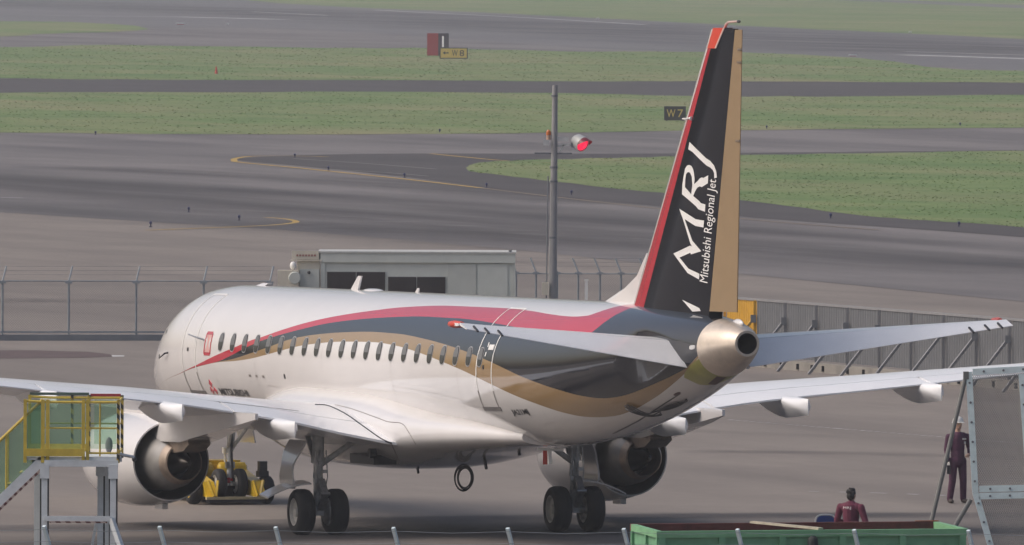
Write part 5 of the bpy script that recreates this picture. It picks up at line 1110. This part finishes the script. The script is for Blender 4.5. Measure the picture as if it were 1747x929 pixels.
# ================================================================ people
SKIN = mat('skin', (0.52, 0.32, 0.23, 1), 0.55, var=0.1, scale=20); NAVY = mat('coverall_plum', (0.075, 0.024, 0.055, 1), 0.85, var=0.25, scale=14); MAROON = mat('jacket_maroon', (0.13, 0.022, 0.05, 1), 0.85, var=0.25, scale=12)
BOOT = mat('boot_dark', (0.03, 0.018, 0.016, 1), 0.6); HAIR = mat('hair_black', (0.010, 0.008, 0.009, 1), 0.5, var=0.3, scale=40); HAT = mat('helmet_white', (0.72, 0.70, 0.66, 1), 0.3, var=0.04); GLOVE = mat('glove_white', (0.55, 0.53, 0.5, 1), 0.8)
def body(name, caps, ells, mats, parent, voxel=0.012):
    """one continuous skin round tapered limbs; each face takes the cloth of the nearest limb"""
    mb = MB()
    for a, b, ra, rb, m in caps:
        a, b = Vector(a), Vector(b); n = 5; d_ = (b-a)
        dn_ = d_.normalized()
        path = [a-dn_*ra*0.85, a-dn_*ra*0.5]+[a+d_*k/n for k in range(n+1)]+[b+dn_*rb*0.5, b+dn_*rb*0.85]; rs = [ra*0.5, ra*0.86]+[ra+(rb-ra)*k/n for k in range(n+1)]+[rb*0.86, rb*0.5]
        mb.tube(path, rs, 14)
    for c, r_, m in ells: mb.ell(c, r_, 18, 12)
    o = mb.out(name, None, smooth=0)
    rm = o.modifiers.new('r', 'REMESH'); rm.mode = 'VOXEL'; rm.voxel_size = voxel
    sm_ = o.modifiers.new('s', 'SMOOTH'); sm_.factor = 0.5; sm_.iterations = 3
    bpy.context.view_layer.update(); me = bpy.data.meshes.new_from_object(o.evaluated_get(bpy.context.evaluated_depsgraph_get())); old = o.data; o.modifiers.clear(); o.data = me; bpy.data.meshes.remove(old); me.name = name
    me.materials.clear()
    for m in mats: me.materials.append(m)
    N = len(me.polygons); C = np.zeros(N*3); me.polygons.foreach_get('center', C); C = C.reshape(-1, 3); best = np.full(N, 1e9); idx = np.zeros(N, int)
    for a, b, ra, rb, m in caps:
        a, b = np.array(a, float), np.array(b, float); d_ = b-a; t = np.clip(((C-a)@d_)/(d_@d_), 0, 1); dd_ = np.linalg.norm(C-(a+t[:, None]*d_), axis=1)-(ra+(rb-ra)*t); s_ = dd_ < best; best[s_] = dd_[s_]; idx[s_] = m
    for c, r_, m in ells:
        c, r_ = np.array(c, float), np.array(r_, float); k_ = np.linalg.norm((C-c)/r_, axis=1); dd_ = (k_-1)*r_.min(); s_ = dd_ < best; best[s_] = dd_[s_]; idx[s_] = m
    me.polygons.foreach_set('material_index', idx.astype(np.int32)); me.polygons.foreach_set('use_smooth', [True]*N); me.update()
    o.parent = parent; return o
def hand(c, d_, side, m, curl=0.5):
    """palm with four unequal bent fingers and a thumb; c wrist, d_ direction"""
    c = Vector(c); d_ = Vector(d_).normalized(); s_ = Vector(side).normalized(); n_ = d_.cross(s_); out = [(c, c+d_*0.085, 0.024, 0.030, m)]
    for k, ln in enumerate((0.070, 0.080, 0.075, 0.058)):
        r0 = c+d_*0.085+s_*(k-1.5)*0.019; r1 = r0+d_*ln*0.55+n_*0.01*curl; r2 = r1+(d_*(1-curl)+n_*curl).normalized()*ln*0.5; out += [(r0, r1, 0.0095, 0.009, m), (r1, r2, 0.009, 0.0075, m)]
    t0 = c+d_*0.03-s_*0.028; t1 = t0+(d_*0.8-s_*0.7).normalized()*0.05; t2 = t1+d_*0.032; out += [(t0, t1, 0.012, 0.010, m), (t1, t2, 0.010, 0.008, m)]
    return [(tuple(a), tuple(b), ra, rb, m_) for a, b, ra, rb, m_ in out]
# standing worker in a helmet: faces the camera, turned to his left
g = gnd(1633.5, 858); per = empty('person', g, (0, 0, R(22)), label='worker in dark coverall and white helmet standing by the mesh frame', cat='person')
caps = []
for sx, fx in ((-1, -0.17), (1, 0.15)):          # x: image left / right, facing -y
    hip, knee, ank = (sx*0.10, 0.0, 0.93), (fx*0.80, -0.03, 0.50), (fx, 0.03, 0.10)
    caps += [(hip, knee, 0.105, 0.080, 1), (knee, ank, 0.080, 0.070, 1), ((fx, 0.04, 0.055), (fx+sx*0.025, -0.15, 0.045), 0.05, 0.043, 2)]
caps += [((0, 0, 0.92), (0, 0.01, 1.18), 0.155, 0.15, 1), ((0, 0.01, 1.18), (0, 0.01, 1.42), 0.155, 0.16, 1), ((-0.13, 0.01, 1.47), (0.13, 0.01, 1.47), 0.085, 0.085, 1), ((0, 0.01, 1.48), (0, -0.01, 1.62), 0.062, 0.058, 0)]
caps += [((-0.215, 0.01, 1.46), (-0.26, 0.03, 1.17), 0.070, 0.058, 1), ((-0.26, 0.03, 1.17), (-0.25, -0.05, 0.94), 0.056, 0.045, 1)]+hand((-0.25, -0.055, 0.93), (0.02, -0.15, -1), (0, 1, 0), 3, 0.6)
caps += [((0.215, 0.01, 1.46), (0.30, 0.05, 1.20), 0.070, 0.058, 1), ((0.30, 0.05, 1.20), (0.22, -0.14, 1.08), 0.055, 0.044, 1)]+hand((0.21, -0.15, 1.075), (-0.6, -0.6, -0.2), (0, 0, 1), 0, 0.6)
ells = [((0, -0.015, 1.715), (0.078, 0.098, 0.115), 0), ((0, -0.035, 1.66), (0.058, 0.072, 0.06), 0), ((0, -0.118, 1.705), (0.014, 0.022, 0.022), 0), ((-0.079, 0.0, 1.705), (0.012, 0.022, 0.032), 0), ((0.079, 0.0, 1.705), (0.012, 0.022, 0.032), 0)]
body('body', caps, ells, [SKIN, NAVY, BOOT, GLOVE], per, 0.0085)
mb = MB(); mb.rev([(0.0, 0.142), (0.012, 0.122), (0.05, 0.117), (0.09, 0.10), (0.125, 0.065), (0.14, 0.01)], (0, -0.005, 1.765), (0, 0, 1), 28)
mb.add([(-0.10, -0.09, 1.772), (0.10, -0.09, 1.772), (0.07, -0.19, 1.762), (-0.07, -0.19, 1.762), (-0.10, -0.09, 1.782), (0.10, -0.09, 1.782), (0.07, -0.19, 1.770), (-0.07, -0.19, 1.770)], [(0, 3, 2, 1), (4, 5, 6, 7), (0, 1, 5, 4), (1, 2, 6, 5), (2, 3, 7, 6), (3, 0, 4, 7)]); mb.out('helmet', HAT, per, smooth=50)
for sx in (-1, 1): MB().ell((sx*0.030, -0.105, 1.725), (0.012, 0.008, 0.006), 8, 5).out('eye', DARKM, per)
MB().ell((0, -0.105, 1.655), (0.022, 0.008, 0.005), 8, 5).out('mouth', mat('lip', (0.25, 0.10, 0.09, 1), 0.5), per)
MB().box((0.085, -0.158, 1.41), (0.09, 0.01, 0.035)).out('name_patch', GLOVE, per, smooth=0); MB().box((0.10, -0.160, 1.33), (0.04, 0.01, 0.05)).out('badge', GLOVE, per, smooth=0)
MB().tube([(-0.165, -0.0, 0.975), (0.165, -0.0, 0.975)], 0.02, 6).out('belt', DARKM, per)
rd = g+Matrix.Rotation(R(22), 3, 'Z') @ Vector((-0.255, -0.10, 0.74)); MB().box((0, 0, 0), (0.08, 0.06, 0.19)).tube([(0.02, 0, 0.09), (0.02, 0, 0.20)], 0.008, 6).out('radio', DARKM, smooth=0, loc=rd, label='black hand radio hanging in the helmeted worker\'s gloved hand', cat='radio')
# worker seen from behind the skip
p2 = dist(1452, 900, 253.5); per2 = empty('person', (p2.x, 253.5, 0), (0, 0, R(152)), label='worker in maroon jacket with black hair, back turned, behind the green skip', cat='person')
caps = []
for sx in (-1, 1):
    caps += [((sx*0.10, 0, 0.86), (sx*0.12, -0.03, 0.46), 0.10, 0.075, 1), ((sx*0.12, -0.03, 0.46), (sx*0.12, 0.03, 0.10), 0.075, 0.06, 1), ((sx*0.12, 0.04, 0.055), (sx*0.14, -0.15, 0.045), 0.05, 0.043, 2)]
caps += [((0, 0, 0.86), (0, 0.0, 1.10), 0.155, 0.155, 3), ((0, 0, 1.10), (0, 0.02, 1.30), 0.16, 0.165, 3), ((-0.13, 0.02, 1.33), (0.13, 0.02, 1.33), 0.09, 0.09, 3), ((0, 0.01, 1.36), (0, -0.02, 1.48), 0.06, 0.056, 0)]
for sx in (-1, 1):
    el = (sx*0.31, 0.0, 1.06); wr = (sx*0.20, -0.26, 1.00); caps += [((sx*0.22, 0.02, 1.33), el, 0.075, 0.062, 3), (el, wr, 0.058, 0.043, 3)]+hand(wr, (-sx*0.3, -1, 0), (0, 0, 1), 0, 0.7)
ells = [((0, -0.025, 1.565), (0.076, 0.095, 0.112), 0), ((0, -0.045, 1.51), (0.056, 0.070, 0.058), 0), ((0, -0.125, 1.555), (0.014, 0.022, 0.022), 0), ((-0.078, -0.005, 1.555), (0.012, 0.022, 0.032), 0), ((0.078, -0.005, 1.555), (0.012, 0.022, 0.032), 0)]
body('body', caps, ells, [SKIN, MAROON, BOOT, MAROON], per2, 0.0085)
mb = MB(); mb.ell((0, 0.0, 1.605), (0.088, 0.098, 0.095)); mb.ell((0, 0.030, 1.545), (0.080, 0.070, 0.09))
for k in range(46):
    a = k*2.4; t = 0.35+1.1*((k*0.37) % 1); c_ = Vector((0.085*math.cos(a)*math.sin(t), 0.095*math.sin(a)*math.sin(t), 1.605+0.092*math.cos(t))); mb.ell(c_, (0.020, 0.022, 0.020), 6, 4)
mb.out('hair', HAIR, per2, smooth=70)
for sx in (-1, 1): MB().ell((sx*0.03, -0.117, 1.575), (0.012, 0.008, 0.006), 8, 5).out('eye', DARKM, per2)
P, F2, _ = text_mesh('MRJ'); mesh('jacket_lettering', [(0.085-0.17*x, 0.178+0.012*(1-(2*x-1)**2), 1.285+0.06*y) for x, y in P], F2, WLINE, per2, smooth=0)
# folding chair
c2 = dist(1408.5, 900, 258.0); k2 = 258.0/FOC; ch = empty('folding_chair', (c2.x, 258.0, 0), (0, 0, R(8)), label='blue folding chair with white tube frame behind the skip', cat='chair')
zt_ = dist(1408.5, 877.5, 258.0).z; hw = 17.5*k2; CB = mat('chair_blue', (0.012, 0.045, 0.22, 1), 0.6, var=0.15, scale=8)
arch = [Vector((-hw, 0, zt_-0.42))]+[Vector((-hw*math.cos(t)**0.6 if math.cos(t) > 0 else hw*(-math.cos(t))**0.6, 0, zt_-0.13+0.13*math.sin(t)**0.8)) for t in np.linspace(0.001, math.pi-0.001, 15)]+[Vector((hw, 0, zt_-0.42))]
MB().tube(arch, 0.014, 8).out('back_tube', WLINE, ch)
inn = [Vector((p.x*0.90, 0, p.z-0.022)) for p in arch[1:-1]]; inn = [Vector((-hw*0.9, 0, zt_-0.34))]+inn+[Vector((hw*0.9, 0, zt_-0.34))]
MB().prism([p+Vector((0, -0.02, 0)) for p in inn], (0, 0.04, 0)).out('backrest', CB, ch, smooth=0)
MB().box((0, 0.22, 0.46), (2*hw*0.95, 0.40, 0.05)).out('seat', CB, ch, smooth=0)
for sx in (-1, 1):
    MB().tube([(sx*hw, 0, zt_-0.42), (sx*hw, 0.42, 0.0)], 0.014, 8).out('leg', WLINE, ch); MB().tube([(sx*hw*0.93, 0.36, 0.46), (sx*hw*0.93, -0.03, 0.0)], 0.014, 8).out('leg', WLINE, ch)

# ================================================================ haze over the airfield
mh = bpy.data.materials.new('haze'); mh.use_nodes = True; n = mh.node_tree.nodes; n.remove(n['Principled BSDF']); pvn = n.new('ShaderNodeVolumePrincipled')
pvn.inputs['Color'].default_value = (0.86, 0.88, 0.92, 1); pvn.inputs['Density'].default_value = 0.0002; pvn.inputs['Density Attribute'].default_value = ''; pvn.inputs['Color Attribute'].default_value = ''; pvn.inputs['Temperature Attribute'].default_value = ''; pvn.inputs['Anisotropy'].default_value = 0.2
mh.node_tree.links.new(pvn.outputs[0], n['Material Output'].inputs['Volume'])
MB().box((0, 1300, 6.25), (3200, 3400, 14.5)).out('haze', mh, smooth=0, kind='stuff', label='thin pale summer haze over the airfield', cat='haze')
